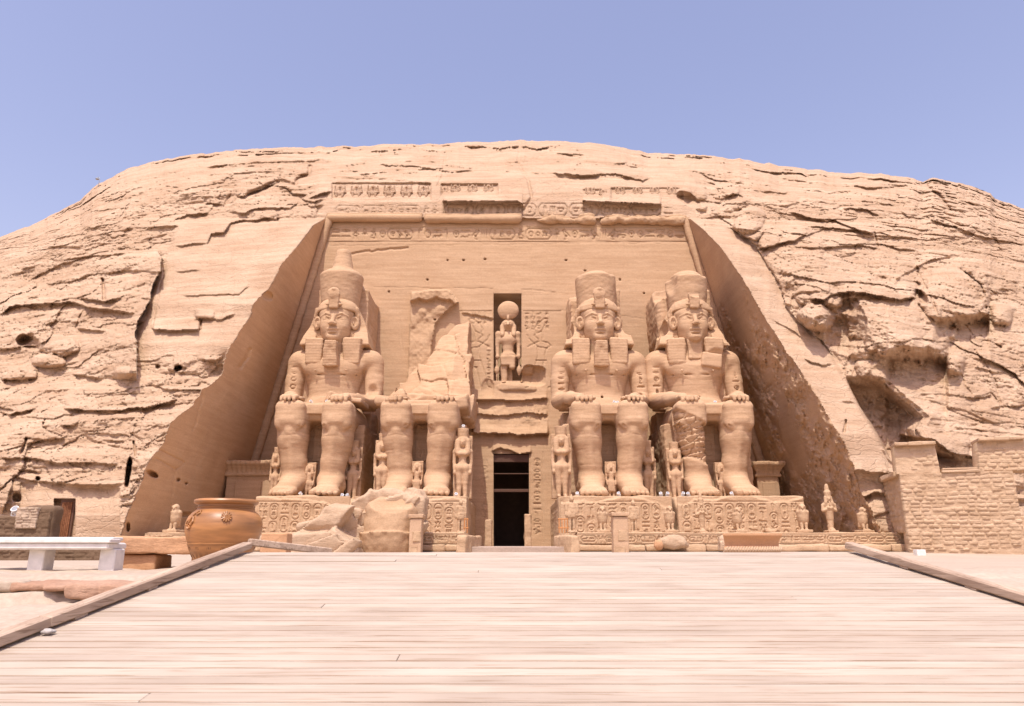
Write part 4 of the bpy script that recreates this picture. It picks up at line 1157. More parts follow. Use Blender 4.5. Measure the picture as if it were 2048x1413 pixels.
def throne(parent, k):
    """block throne with the narrow signed panel between the legs and the pillar behind the figure"""
    rr = random.Random(40 + k)
    V = Vol((-3.3, -6.9, -0.1), (3.3, 3.2, 17.4 if k != 2 else 6.9), 0.085)
    V.box((0, -2.9, 2.55), (2.95, 3.6, 2.62), 0.05)
    V.box((0, -1.3, 5.7), (2.75, 1.6, 1.0), 0.12, 0.05)
    if k != 2:
        V.box((0, -0.6, 10.8), (1.95, 2.2, 5.6), 0.1, 0.05, tapery=0.0)
        V.box((0.15 if k != 4 else -.35, -0.2, 14.6), (1.5 if k < 4 else 1.8, 2.6, 2.35 if k != 1 else 2.25), 0.45, 0.1)
        if k != 1: V.ell((-1.9, -2.2, 16.6), (1.2, 1.2, 1.1), 0.2, 's')
    V.rough_near(0.10, 0.7, 50 + k, 4, band=.4); V.rough_near(0.03, 3.0, 60 + k, 3, 2.0, band=.3)
    o = emit(V, "throne", parent)
    def f(R):
        w = R.u[-1]
        R.column(w * .2, .1, R.v[-1] - .1, w * .62, .05, .07, rr, .3)
    for x0, w, z0, z1 in ((-0.48, 0.96, 2.6, 5.1),):
        pn = panel("sign_panel", (x0, -6.53, z0), (1, 0, 0), (0, 0, 1), w, z1 - z0, 0.05, M_STATUE, o, f, 0.01, thick=.3)
    return o
def cart_arm(parent, x, y, z, rr, flip=1):
    """cartouche cut as a thin raised slip on the upper arm"""
    pass
def tree_noise(V, k):
    V.rough_near(0.022, 0.45, 70 + k, 3)
    V.rough_near(0.010, 2.6, 80 + k, 4, 2.2)
    # thin bedding lines across the stone
    I, J, K = np.nonzero(np.abs(V.D) < 0.2)
    x, y, z = V.ax[0][I], V.ax[1][J], V.ax[2][K]
    s = z * 1.1 + 0.35 * fbm(x * .3, y * .3, z * .2, 3, 90 + k)
    fr = s - np.floor(s)
    V.D[I, J, K] += (0.035 * np.exp(-((fr - .5) / .035) ** 2) * np.clip(vnoise(np.floor(s) * 3.7, x * .35, y * .2, 7) + .2, 0, 1)).astype(np.float32)
def carve_sign_columns(V, x0, zt, zb, rr, y_front=-99):
    """small signs pressed into the outer side of an upper arm"""
    z = zt
    while z > zb:
        key = rr.choice(['sun', 'bar', 'eye', 'reed', 'basket', 'water', 'disc'])
        hgt = 0.30 if key in WIDE else 0.45
        for pl in GL[key]:
            P = [(x0 + (p[0] - .5) * .5, z - hgt + p[1] * hgt) for p in pl]
            for a, b in zip(P[:-1], P[1:]):
                V.cap((a[0], -4.45, a[1]), (b[0], -4.45, b[1]), 0.032, 0.032, 0.0, 's', sy=3)
        z -= hgt + .12
COL_X = {1: -13.1, 2: -6.12, 3: 6.45, 4: 13.4}
COL = {}
labels = {1: "seated stone colossus farthest left wearing the complete tall double crown with square beard",
          2: "broken seated colossus with only legs and lap left beneath jagged rubble",
          3: "seated stone colossus right of the doorway with square beard and flat topped crown",
          4: "seated stone colossus farthest right, beardless chin, chipped crown and flaked shin"}
HEAD0 = head_volume()
for k in (1, 2, 3, 4):
    t = thing("seated_colossus", labels[k], "statue", (COL_X[k], Y_FAC, Z_PED), 0, "row of seated colossi")
    COL[k] = t
    V = clone(BODY0); rr = random.Random(k)
    if k == 1:
        V.ell((3.0, -6.2, 8.0), (0.9, 2.0, 0.9), 0.15, 's'); V.ell((2.9, -5.2, 8.9), (0.75, 0.75, 0.75), 0.1, 's')
        V.ell((1.7, -6.6, 7.2), (0.7, 1.0, 0.5), 0.1, 's')
        V.box((0.9, -5.8, 6.9), (0.9, 0.55, 0.35), 0.1, 0.05, rz=.4, ry=.35)
        V.box((1.9, -6.9, 6.6), (1.1, 1.3, 0.16), 0.08, 0.05, ry=.1)
    if k == 2:
        V.box((0, -4, 9.9), (5, 8, 3.25), 0.05, 0.1, 's')
        V.box((0, -4.2, 6.45), (2.6, 3.0, 0.3), 0.2, 0.2)
        V.box((-2.4, -6.3, 6.5), (0.75, 1.9, 0.35), 0.25, 0.15, ry=.1)
        V.box((2.3, -5.0, 6.5), (0.8, 2.4, 0.5), 0.25, 0.15, ry=-.15)
        V.ell((-1.9, -8.6, 6.9), (0.8, 0.8, 0.5), 0.1, 's')
    if k == 3:
        V.ell((-2.6, -5.9, 6.2), (0.75, 0.9, 0.5), 0.1, 's'); V.ell((2.6, -6.8, 7.35), (0.6, .9, .3), 0.1, 's')
        V.ell((-1.7, -8.8, 7.0), (0.8, 0.8, 0.35), 0.1, 's'); V.ell((1.7, -8.9, 7.0), (0.8, 0.7, 0.33), 0.1, 's')
    if k == 4:
        V.ell((1.6, -5.3, 10.2), (0.95, 0.5, 0.9), 0.15, 's')
        V.box((1.1, -4.75, 10.1), (0.75, .5, .55), .15, .1, ry=.15)
        V.ell((0.4, -5.6, 8.9), (0.9, 0.55, 0.8), 0.08, 's'); V.ell((2.2, -4.9, 9.6), (0.32, 0.7, 1.7), 0.1, 's')
        V.ell((-1.6, -8.9, 6.95), (0.8, 0.7, 0.33), 0.1, 's')
    if k != 2:
        carve_sign_columns(V, -2.85, 9.9, 8.0, rr)
        if k != 1: carve_sign_columns(V, 2.95, 9.4, 8.2, rr)
    tree_noise(V, k)
    if k == 4:   # flaked left shin
        I, J, K = np.nonzero(np.abs(V.D) < 0.3)
        x, y, z = V.ax[0][I], V.ax[1][J], V.ax[2][K]
        u_, v_ = x * 1.3, z * 3.4 - x * .8
        cid, f1, f2, du, dv = worley(u_, v_, 5)
        m = sstep(1.9, 2.2, z + x * .3) * (1 - sstep(4.4, 4.6, z + .5 * x)) * (x < -0.2) * (y < -7.6)
        V.D[I, J, K] += (m * (0.16 * (0.5 + 0.5 * dv + .5 * cid) + 0.12 * np.clip(1 - (f2 - f1) / .12, 0, 1))).astype(np.float32)
    bv, bq = V.mesh()
    if k == 2:
        # broken trunk and throne back, jagged and leaning up to the slab on the wall
        W = Vol((-3.9, -7.2, 5.6), (3.9, 3.5, 15.2), 0.085)
        poly = [(-3.35, 6.0), (-3.3, 8.3), (-2.7, 9.4), (-2.2, 9.5), (-1.5, 10.7), (-0.7, 11.0), (0.0, 12.2), (0.6, 13.3), (1.7, 14.6), (2.55, 14.9), (2.75, 11.5), (2.8, 9.0), (3.1, 7.8), (3.2, 6.0)]
        def brk(x, y, z):
            X_, Z_ = np.broadcast_arrays(x[:, 0, :], z[0, 0, :][None, :])
            ins = np.zeros(X_.shape, bool); n = len(poly)
            for i in range(n):
                (x1, z1), (x2, z2) = poly[i], poly[(i + 1) % n]
                c_ = ((z1 > Z_) != (z2 > Z_)) & (X_ < (x2 - x1) * (Z_ - z1) / (z2 - z1 + 1e-9) + x1)
                ins ^= c_
            dd = seg_dist(X_, Z_, poly + [poly[0]]); dd = np.where(ins, -dd, dd)[:, None, :]
            front = -4.9 + np.maximum(0, z - 6.5) * 0.66 + 0.36 * np.abs(x - 1.6)
            return np.maximum(dd, (front - y) * 0.8)
        W.op(brk, (-3.4, -7, 5.8), (3.4, 3.2, 14.7))
        W.ell((-1.2, -4.6, 7.2), (1.2, 1.0, 0.8), 0.3); W.ell((-0.9, -4.4, 7.9), (0.7, 1.4, 0.9), 0.1, 's')
        W.box((0.6, -4.0, 6.9), (2.2, 1.2, 0.8), 0.3, 0.3)
        I, J, K = np.nonzero(np.abs(W.D) < 0.9)
        x, y, z = W.ax[0][I], W.ax[1][J], W.ax[2][K]
        cid, f1, f2, du, dv = worley(x * .5 + z * .25, z * .45 - x * .2, 15)
        W.D[I, J, K] += (0.32 * (cid - .5) + .22 * dv + .08 * np.clip(1 - (f2 - f1) / .08, 0, 1)).astype(np.float32) * (y < 0)
        W.rough_near(0.14, 0.7, 99, 5, band=.6)
        emit(W, "broken_torso", t, M_STATUE, "jagged broken remains of the torso")
        mesh_np("body", bv, bq, M_STATUE, t)
    else:
        H = clone(HEAD0)
        H.rough_near(0.02, 1.6, 7 + k, 3)
        if k == 4: H.ell((0, -5.7, 11.5), (0.7, .35, .3), .05, 's')
        hv, hq = H.mesh()
        off = np.array([0.0, 0, 0])
        mesh_np("body", np.concatenate([bv, hv]), np.concatenate([bq, hq + len(bv)]), M_STATUE, t)
        N_ = nemes_volume()
        if k == 3:
            N_.ell((-2.35, -3.6, 12.6), (0.55, 1.4, 0.9), 0.1, 's'); N_.ell((2.3, -3.6, 12.9), (0.5, 1.4, 0.8), 0.1, 's')
        if k == 4:
            N_.ell((-2.25, -3.7, 12.9), (0.65, 1.2, 0.8), 0.05, 's'); N_.ell((1.5, -5.2, 10.3), (0.8, .5, .8), 0.1, 's')
        N_.rough_near(0.04 + .03 * (k > 2), 1.0, 17 + k, 4)
        emit(N_, "headdress", t)
        emit(crown_volume(k), "crown", t, label={1: "complete double crown", 3: "crown with its upper half lost", 4: "crown chipped on its left side"}[k])
        emit(uraeus_volume(k == 4), "cobra", t)
        if k != 4: emit(beard_volume(), "beard", t)
        else:
            B = Vol((-0.7, -5.4, 9.9), (0.7, -3.9, 11.9), 0.05); B.box((0, -4.75, 11.0), (0.55, .3, .8), .1); B.rough_near(.08, 1.2, 3, 4); emit(B, "beard", t, label="stump of the lost beard")
    throne(t, k)
print("colossi built")

# ------------------------------------------------------------------ smaller carved figures
def queen_volume():
    """standing woman in a long wig with a tall flat crown, arms at her sides, 4.6 m high"""
    V = Vol((-0.95, -1.3, -0.05), (0.95, 0.55, 4.75), 0.04)
    V.box((0, 0.25, 2.05), (0.62, 0.28, 2.1), 0.05)
    for s in (-1, 1):
        V.cap((s * .20, -.35, .15), (s * .20, -.33, 1.0), .15, .19, .06); V.cap((s * .20, -.33, 1.0), (s * .21, -.3, 1.9), .19, .27, .08)
        V.cap((s * .20, -.4, .10), (s * .20, -.75, .08), .12, .10, .05)
        V.cap((s * .52, -.22, 3.05), (s * .56, -.2, 2.4), .15, .12, .06); V.cap((s * .56, -.2, 2.4), (s * .52, -.35, 1.75), .12, .09, .05)
        V.ell((s * .51, -.40, 1.66), (.10, .12, .14), .04)
        V.ell((s * .19, -.52, 2.88), (.17, .15, .15), .06)
        V.ell((s * .10, -.56, 3.72), (.055, .03, .03), .01); V.cap((s * .33, -.3, 3.75), (s * .34, -.42, 2.98), .20, .17, .08)
    V.ell((0, -.3, 2.0), (.46, .30, .36), .15); V.ell((0, -.28, 2.42), (.27, .22, .4), .12); V.ell((0, -.28, 2.9), (.38, .25, .34), .12)
    V.cap((-.48, -.22, 3.08), (.48, -.22, 3.08), .16, .16, .1); V.cap((0, -.2, 3.1), (0, -.25, 3.4), .14, .14, .05)
    V.ell((0, -.22, 3.78), (.40, .34, .42), .05); V.ell((0, -.34, 3.66), (.24, .26, .33), .02)
    V.ell((0, -.60, 3.64), (.05, .06, .09), .03); V.ell((0, -.57, 3.50), (.09, .04, .03), .02)
    V.rev((0, -.15, 0), [(.34, 4.05), (.36, 4.15), (.40, 4.58), (.40, 4.62)], .03)
    V.rough_near(.025, 2.0, 3, 4)
    return V
def prince_volume(kilt=True):
    """small standing figure with a square wig, 2.6 m high"""
    V = Vol((-0.6, -.85, -0.05), (0.6, 0.5, 2.7), 0.03)
    V.box((0, .2, 1.28), (.40, .25, 1.3), .03)
    for s in (-1, 1):
        V.cap((s * .13, -.22, .1), (s * .14, -.2, 1.1), .09, .15, .05); V.cap((s * .13, -.25, .06), (s * .13, -.48, .06), .07, .06, .03)
        V.cap((s * .30, -.15, 1.82), (s * .34, -.14, 1.4), .09, .08, .04); V.cap((s * .34, -.14, 1.4), (s * .30, -.25, .98), .075, .06, .04)
        V.cap((s * .18, -.2, 2.25), (s * .21, -.26, 1.80), .12, .11, .05); V.ell((s * .06, -.335, 2.20), (.035, .02, .018), .01)
    V.ell((0, -.18, 1.15), (.26, .19, .22), .08); V.ell((0, -.17, 1.42), (.18, .14, .24), .08); V.ell((0, -.18, 1.68), (.27, .17, .22), .08)
    V.cap((-.28, -.15, 1.83), (.28, -.15, 1.83), .09, .09, .06); V.ell((0, -.15, 2.22), (.23, .21, .26), .04); V.ell((0, -.22, 2.15), (.14, .15, .2), .01)
    V.ell((0, -.38, 2.13), (.03, .04, .055), .02)
    if kilt: V.box((0, -.22, .82), (.20, .16, .36), .05, .05, taper=.12)
    V.rough_near(.018, 3.0, 4, 4)
    return V
def falcon_volume():
    """upright falcon on a small plinth, 1.4 m high"""
    V = Vol((-.45, -.5, -.02), (.45, .5, 1.5), .022)
    V.box((0, 0, .07), (.36, .40, .07), .02)
    V.cap((0, .02, .62), (0, -.02, .98), .23, .20, .06, sy=1.1); V.cap((0, .10, .35), (0, .02, .75), .14, .22, .08)
    for s in (-1, 1):
        V.cap((s * .20, .04, .98), (s * .16, .16, .36), .11, .07, .05, sy=1.3)
        V.cap((s * .10, -.10, .42), (s * .10, -.14, .16), .085, .06, .04); V.cap((s * .10, -.14, .16), (s * .10, -.30, .15), .055, .045, .03)
        V.ell((s * .10, -.20, 1.26), (.04, .03, .035), .01)
    V.cap((0, .16, .4), (0, .26, .15), .10, .08, .05, sx=1.4)
    V.ell((0, -.03, 1.22), (.165, .18, .17), .05); V.cap((0, -.18, 1.22), (0, -.27, 1.15), .06, .025, .03)
    V.rough_near(.02, 3.5, 8, 4)
    return V
def mummy_king_volume():
    """mummiform king, arms crossed, tall crown, 2.1 m high"""
    V = Vol((-.5, -.5, -.02), (.5, .45, 2.6), .025)
    V.box((0, 0, .06), (.26, .36, .06), .02)
    V.cap((0, 0, .2), (0, 0, .75), .15, .17, .05); V.cap((0, 0, .75), (0, 0, 1.2), .17, .21, .06, sx=1.1); V.cap((0, -.08, .16), (0, -.24, .14), .11, .09, .05, sx=1.3)
    V.cap((-.20, .0, 1.42), (.20, .0, 1.42), .13, .13, .06)
    for s in (-1, 1):
        V.cap((s * .30, 0, 1.40), (s * .32, -.04, 1.12), .09, .085, .04); V.cap((s * .32, -.06, 1.12), (-s * .10, -.22, 1.26), .075, .06, .03)
        V.cap((s * .13, -.02, 1.78), (s * .17, -.08, 1.50), .09, .08, .04); V.ell((s * .045, -.165, 1.74), (.026, .015, .014), .005)
    V.ell((0, -.03, 1.72), (.15, .15, .18), .03); V.ell((0, -.18, 1.69), (.022, .03, .04), .01); V.cap((0, -.15, 1.56), (0, -.20, 1.38), .035, .03, .02)
    V.rev((0, .0, 0), [(.15, 1.82), (.17, 1.95), (.18, 2.06), (.12, 2.16), (.10, 2.32), (.085, 2.42), (.03, 2.48)], .03)
    V.rough_near(.016, 3.5, 9, 4)
    return V
def worn_man_volume():
    V = Vol((-.45, -.4, -.02), (.45, .4, 2.0), .025)
    V.box((0, 0.05, .05), (.24, .28, .05), .02); V.box((0, .16, .85), (.13, .08, .8), .03)
    for s in (-1, 1):
        V.cap((s * .09, -.02, .12), (s * .10, 0, .85), .065, .11, .04); V.cap((s * .26, 0, 1.42), (s * .27, -.02, .85), .07, .05, .04)
    V.box((0, 0, .92), (.19, .13, .18), .06, .05, taper=.1); V.ell((0, 0, 1.22), (.18, .12, .26), .06); V.cap((-.20, 0, 1.44), (.20, 0, 1.44), .09, .09, .06)
    V.ell((0, -.02, 1.68), (.12, .13, .16), .04); V.cap((0, .02, 1.8), (0, .02, 1.92), .09, .05, .04)
    V.rough_near(.035, 3.2, 19, 4)
    return V
def baboon_volume():
    """squatting baboon with raised hands"""
    V = Vol((-.85, -.75, -.05), (.85, .5, 2.1), .05)
    V.ell((0, 0, .75), (.46, .42, .75), .1); V.ell((0, -.05, 1.30), (.50, .36, .36), .12)
    V.ell((0, -.15, 1.55), (.30, .30, .28), .08); V.cap((0, -.3, 1.50), (0, -.55, 1.40), .17, .13, .06)
    for s in (-1, 1):
        V.cap((s * .40, -.1, 1.15), (s * .66, -.2, .85), .17, .13, .06); V.cap((s * .66, -.2, .85), (s * .60, -.35, 1.40), .13, .11, .05)
        V.ell((s * .58, -.36, 1.55), (.12, .09, .17), .04)
        V.cap((s * .30, -.1, .25), (s * .42, -.4, .70), .20, .17, .08); V.cap((s * .42, -.4, .70), (s * .34, -.45, .12), .15, .11, .05)
        V.ell((s * .12, -.40, 1.62), (.06, .06, .05), .02, 's')
    V.rough_near(.05, 1.6, 23, 4)
    return V
def small(name, V, label, cat, loc, h, mat=M_STATUE, group=None, rz=0.0, mirror=False):
    v, q_ = V if isinstance(V, tuple) else V.mesh()
    o = mesh_np(name, v, q_, mat)
    o.location = loc; o.scale = (-h if mirror else h, h, h); o.rotation_euler = (0, 0, rz)
    return tag(o, label, cat, group)
def inst(o, label, loc, h, rz=0.0, mirror=False, sx=1.0):
    c = o.copy(); scene.collection.objects.link(c)
    c.location = loc; c.rotation_euler = (0, 0, rz); c.scale = (h * sx, h, h); c["label"] = label
    return c
def place(px, py, Y): 
    p = at(px, py, Y); return p
gq = "royal family figures at the legs of the colossi"
# figures against the thrones: (photo x, foot y, distance, height)
Yq = 49.3
def fp(px, Y=Yq, z=Z_PED): return (xat(px, Y, z + 1), Y, z)
Qm = queen_volume().mesh(); Pm = prince_volume().mesh(); Pn = prince_volume(False).mesh()
q3 = small("queen_figure", Qm, "carved queen with flat crown and long wig right beside the doorway's right jamb", "figure", fp(1123, 47.3), 1.0, group=gq)
inst(q3, "carved queen standing in the gap between the two right colossi", fp(1351, 48.0), 0.80)
inst(q3, "carved queen left of the broken colossus, head against its knee", fp(765, 48.2), 0.93)
inst(q3, "carved queen with flat crown on the doorway side of the broken colossus", fp(925, 47.6), 0.98)
inst(q3, "narrow queen figure at the outer left edge of the crowned leftmost colossus", fp(551, 48.5), 0.74, sx=.8)
inst(q3, "shaded queen figure right of the crowned leftmost colossus's right leg", fp(706, 49.2), 0.86)
inst(q3, "weathered queen figure right of the bearded colossus's right leg", fp(1296, 49.2), 0.86)
p1 = small("prince_figure", Pn, "small prince carved between the legs of the crowned leftmost colossus", "figure", fp(619, 48.2), 0.92, group=gq)
p2 = small("prince_figure", Pm, "small kilted prince carved between the legs of the broken colossus", "figure", fp(834, 48.0), 0.95, group=gq)
inst(p2, "small kilted prince carved between the legs of the bearded right colossus", fp(1222, 48.0), 0.94)
inst(p1, "small headworn prince carved between the legs of the farthest right colossus", fp(1443, 48.2), 0.93)
# terrace statuettes
ZT = EYE + 0.94; YT = 42.2
gt = "statuettes along the terrace"
Fm = falcon_volume().mesh(); Mm = mummy_king_volume().mesh(); Wm = worn_man_volume().mesh()
def ft(px, Y=YT): return (xat(px, Y, ZT + .5), Y, ZT)
f0 = small("falcon_statuette", Fm, "stone falcon just left of the tall post on the right terrace", "statuette", ft(1205), 1.06, M_BASE, gt)
inst(f0, "stone falcon above the pile of loose stones right of the tall post", ft(1340), 1.08)
inst(f0, "eroded falcon above the left end of the curved capital fragment", ft(1476), 1.02, .2)
inst(f0, "largest stone falcon, in front of the far right pedestal corner", ft(1607), 1.16, -.25)
inst(f0, "stone falcon nearest the brick wall, standing before the dark recess", ft(1727), 1.02, .2)
inst(f0, "lone stone falcon at far left behind the big jar's left side", ft(349), 1.14, -.1)
m0 = small("king_statuette", Mm, "slender king statuette with tall crown standing before the rough recess wall", "statuette", ft(1661), 1.10, M_BASE, gt)
inst(m0, "king statuette with crossed arms at the crack between the right pedestals", ft(1404), 0.90)
w0 = small("man_statuette", Wm, "worn standing statuette at the doorway end of the right terrace", "statuette", ft(1144), 1.12, M_BASE, gt)
inst(w0, "worn headless looking statuette right of the tall post", ft(1268), 0.98)
inst(w0, "worn thin statuette at the doorway end of the left terrace", ft(921), 1.0, .2)
st = Vol((-.4, -.4, 0), (.4, .4, .6), .03); st.box((0, 0, .12), (.32, .3, .1), .05); st.cap((0, 0, .2), (-.05, 0, .38), .12, .09, .08); st.rough_near(.05, 3, 2, 4)
small("broken_statuette", st, "broken stump of a statuette, only feet left on its plinth", "statuette", ft(1537), 1.0, M_BASE, gt)
# baboons along the top of the cornice
Bm = baboon_volume().mesh()
gb = "baboons of the cornice frieze"
def gy(px, py):
    j = int(np.argmin(np.abs(cols - px))); i = int(np.argmin(np.abs(PY[:, j] - py))); return float(Yd[i, j])
bases = [(x, 397, "left") for x in (680, 713, 746, 779, 813, 847)] + [(x, 391, "mid") for x in (889, 911, 945, 977)] + [(x, 396, "right") for x in (1180, 1206, 1240, 1275, 1309, 1343)]
ordn = ["first", "second", "third", "fourth", "fifth", "sixth"]
bab = None; cnt = {"left": 0, "mid": 0, "right": 0}
nm = {"left": "long left run of the frieze", "mid": "short middle run of the frieze", "right": "right run of the frieze"}
for x, y, g in bases:
    yy_ = gy(x, y - 14) - 0.05
    p = at(x, y, yy_)
    lab = "carved squatting baboon, %s from the left in the %s" % (ordn[cnt[g]], nm[g]); cnt[g] += 1
    hh = 0.74 if g == "left" else 0.62
    worn = (x in (889, 1206))
    if bab is None: bab = small("baboon_figure", Bm, lab, "baboon", (p[0], p[1] - .0, p[2] - .1), hh, M_CLIFF, gb)
    else: inst(bab, lab, (p[0], p[1], p[2] - .1), hh * (.8 if worn else 1))
# ------------------------------------------------------------------ ground
M_GROUND = stone("pale_ground_rock", (0.42, 0.335, 0.255), (0.50, 0.41, 0.325), (0.45, 0.36, 0.275), 0.7, 0.45, 2.0, 0.02)
M_FLOOR = stone("temple_floor_stone", (0.38, 0.29, 0.23), (0.44, 0.345, 0.28), None, 0.7, 0.3, 2.0, 0.02)
gx = np.unique(np.concatenate([np.linspace(-400, -60, 12), np.arange(-60, -14, 1.5), np.arange(-14, 14, 0.09), np.arange(14, 60, 1.5), np.linspace(60, 400, 12)]))
gyv = np.unique(np.concatenate([np.linspace(-300, -6, 14), np.arange(-6, 3, 0.5), np.arange(3, 14, 0.07), np.arange(14, 44, 0.5)]))
GX, GY = np.meshgrid(gx, gyv)
gz = np.interp(GY, [-300, -6, 0, 9.0, 9.25, 11, 34, 40, 44], [-1.9, -1.9, -1.85, -0.45, -0.30, -0.29, -0.34, -0.10, -0.05])
gz = np.where(GX > 0, np.interp(GY, [-300, -6, 0, 7.6, 7.9, 10.3, 10.6, 34, 40, 44], [-1.9, -1.9, -1.80, -0.62, -0.50, -0.40, -0.33, -0.36, -0.10, -0.05]), gz)
near = (np.abs(GX) < 14) & (GY > 3) & (GY < 14)
gz = gz + near * (0.045 * fbm(GX * .8, GY * .9, 0 * GX, 4, 201) + 0.012 * fbm(GX * 4, GY * 5, 0 * GX, 4, 203))
wv = GY - 8.55 - 0.25 * fbm(GX * .7, 0 * GX, 0 * GX, 3, 205) 
gz = gz - near * (GX < -3) * 0.10 * np.exp(-np.maximum(-wv, 0) / .35) * (wv < 0)
gz = gz + near * (GX < -3) * 0.04 * np.exp(-np.maximum(wv, 0) / .5) * (wv > 0)
# stay clear below the timber ramp
rampz = -1.5 + 0.153 * GY
gz = np.where((GX > -3.9) & (GX < 5.0) & (GY < 9.9), np.minimum(gz, rampz - 0.22), gz)
gz = np.where((GX > -3.2) & (GX < 4.2) & (GY < 9.8), np.minimum(gz, rampz - 0.4), gz)
n1_, n2_ = len(gyv), len(gx)
ix = np.arange(n1_ * n2_).reshape(n1_, n2_)
Qg = np.stack([ix[:-1, :-1], ix[:-1, 1:], ix[1:, 1:], ix[1:, :-1]], -1).reshape(-1, 4)
tag(mesh_np("ground", np.stack([GX, GY, gz + EYE], -1).reshape(-1, 3), Qg, M_GROUND), kind="structure")
fl = MB(); fl.box((0, 55, Z_FL - .25), (64, 28, .5), bev=.02); fl.box((0.1, 41.3, Z_FL - .27), (5.6, 3.0, .48), bev=.03)
tag(fl.build("temple_floor", M_FLOOR), kind="structure")

M_RED = stone("reddish_ledge_rock", (0.34, 0.19, 0.12), (0.47, 0.31, 0.22), (0.40, 0.24, 0.16), 1.0, .5, 5.0, .015)
def ledge_rock(name, x0, x1, Y, z, th, dep, seed, mat):
    w = x1 - x0
    V = Vol((-w / 2 - .15, -dep / 2 - .2, -th), (w / 2 + .15, dep / 2 + .2, th), .025)
    n_ = max(2, int(w / .55)); r_ = random.Random(seed)
    for k in range(n_):
        V.box((-w / 2 + w * (k + .5) / n_, r_.uniform(-.06, .06), r_.uniform(-.015, .015) - .02), (w / n_ * .56, dep / 2, th / 2 - .01), .03, .02, rz=r_.uniform(-.12, .12), ry=r_.uniform(-.03, .03))
    V.rough_near(.03, 2.2, seed, 4, band=.15); V.rough_near(.012, 9, seed + 1, 3, band=.1)
    v, q_ = V.mesh(); o = mesh_np(name, v, q_, mat); o.location = ((x0 + x1) / 2, Y, z); return tag(o, kind="structure")
for k, (pa_, pb_, py_, Y_, th_) in enumerate(((-160, 40, 1168, 8.75, .13), (30, 150, 1170, 8.7, .12), (140, 262, 1176, 8.5, .17))):
    z_ = at(1024, py_, Y_)[2]
    ledge_rock("rock_ledge", xat(pa_, Y_, EYE - .3), xat(pb_, Y_, EYE - .3), Y_ + .25, z_ - .01, th_, .6, 500 + k, M_RED if k in (1, 2) else M_GROUND)
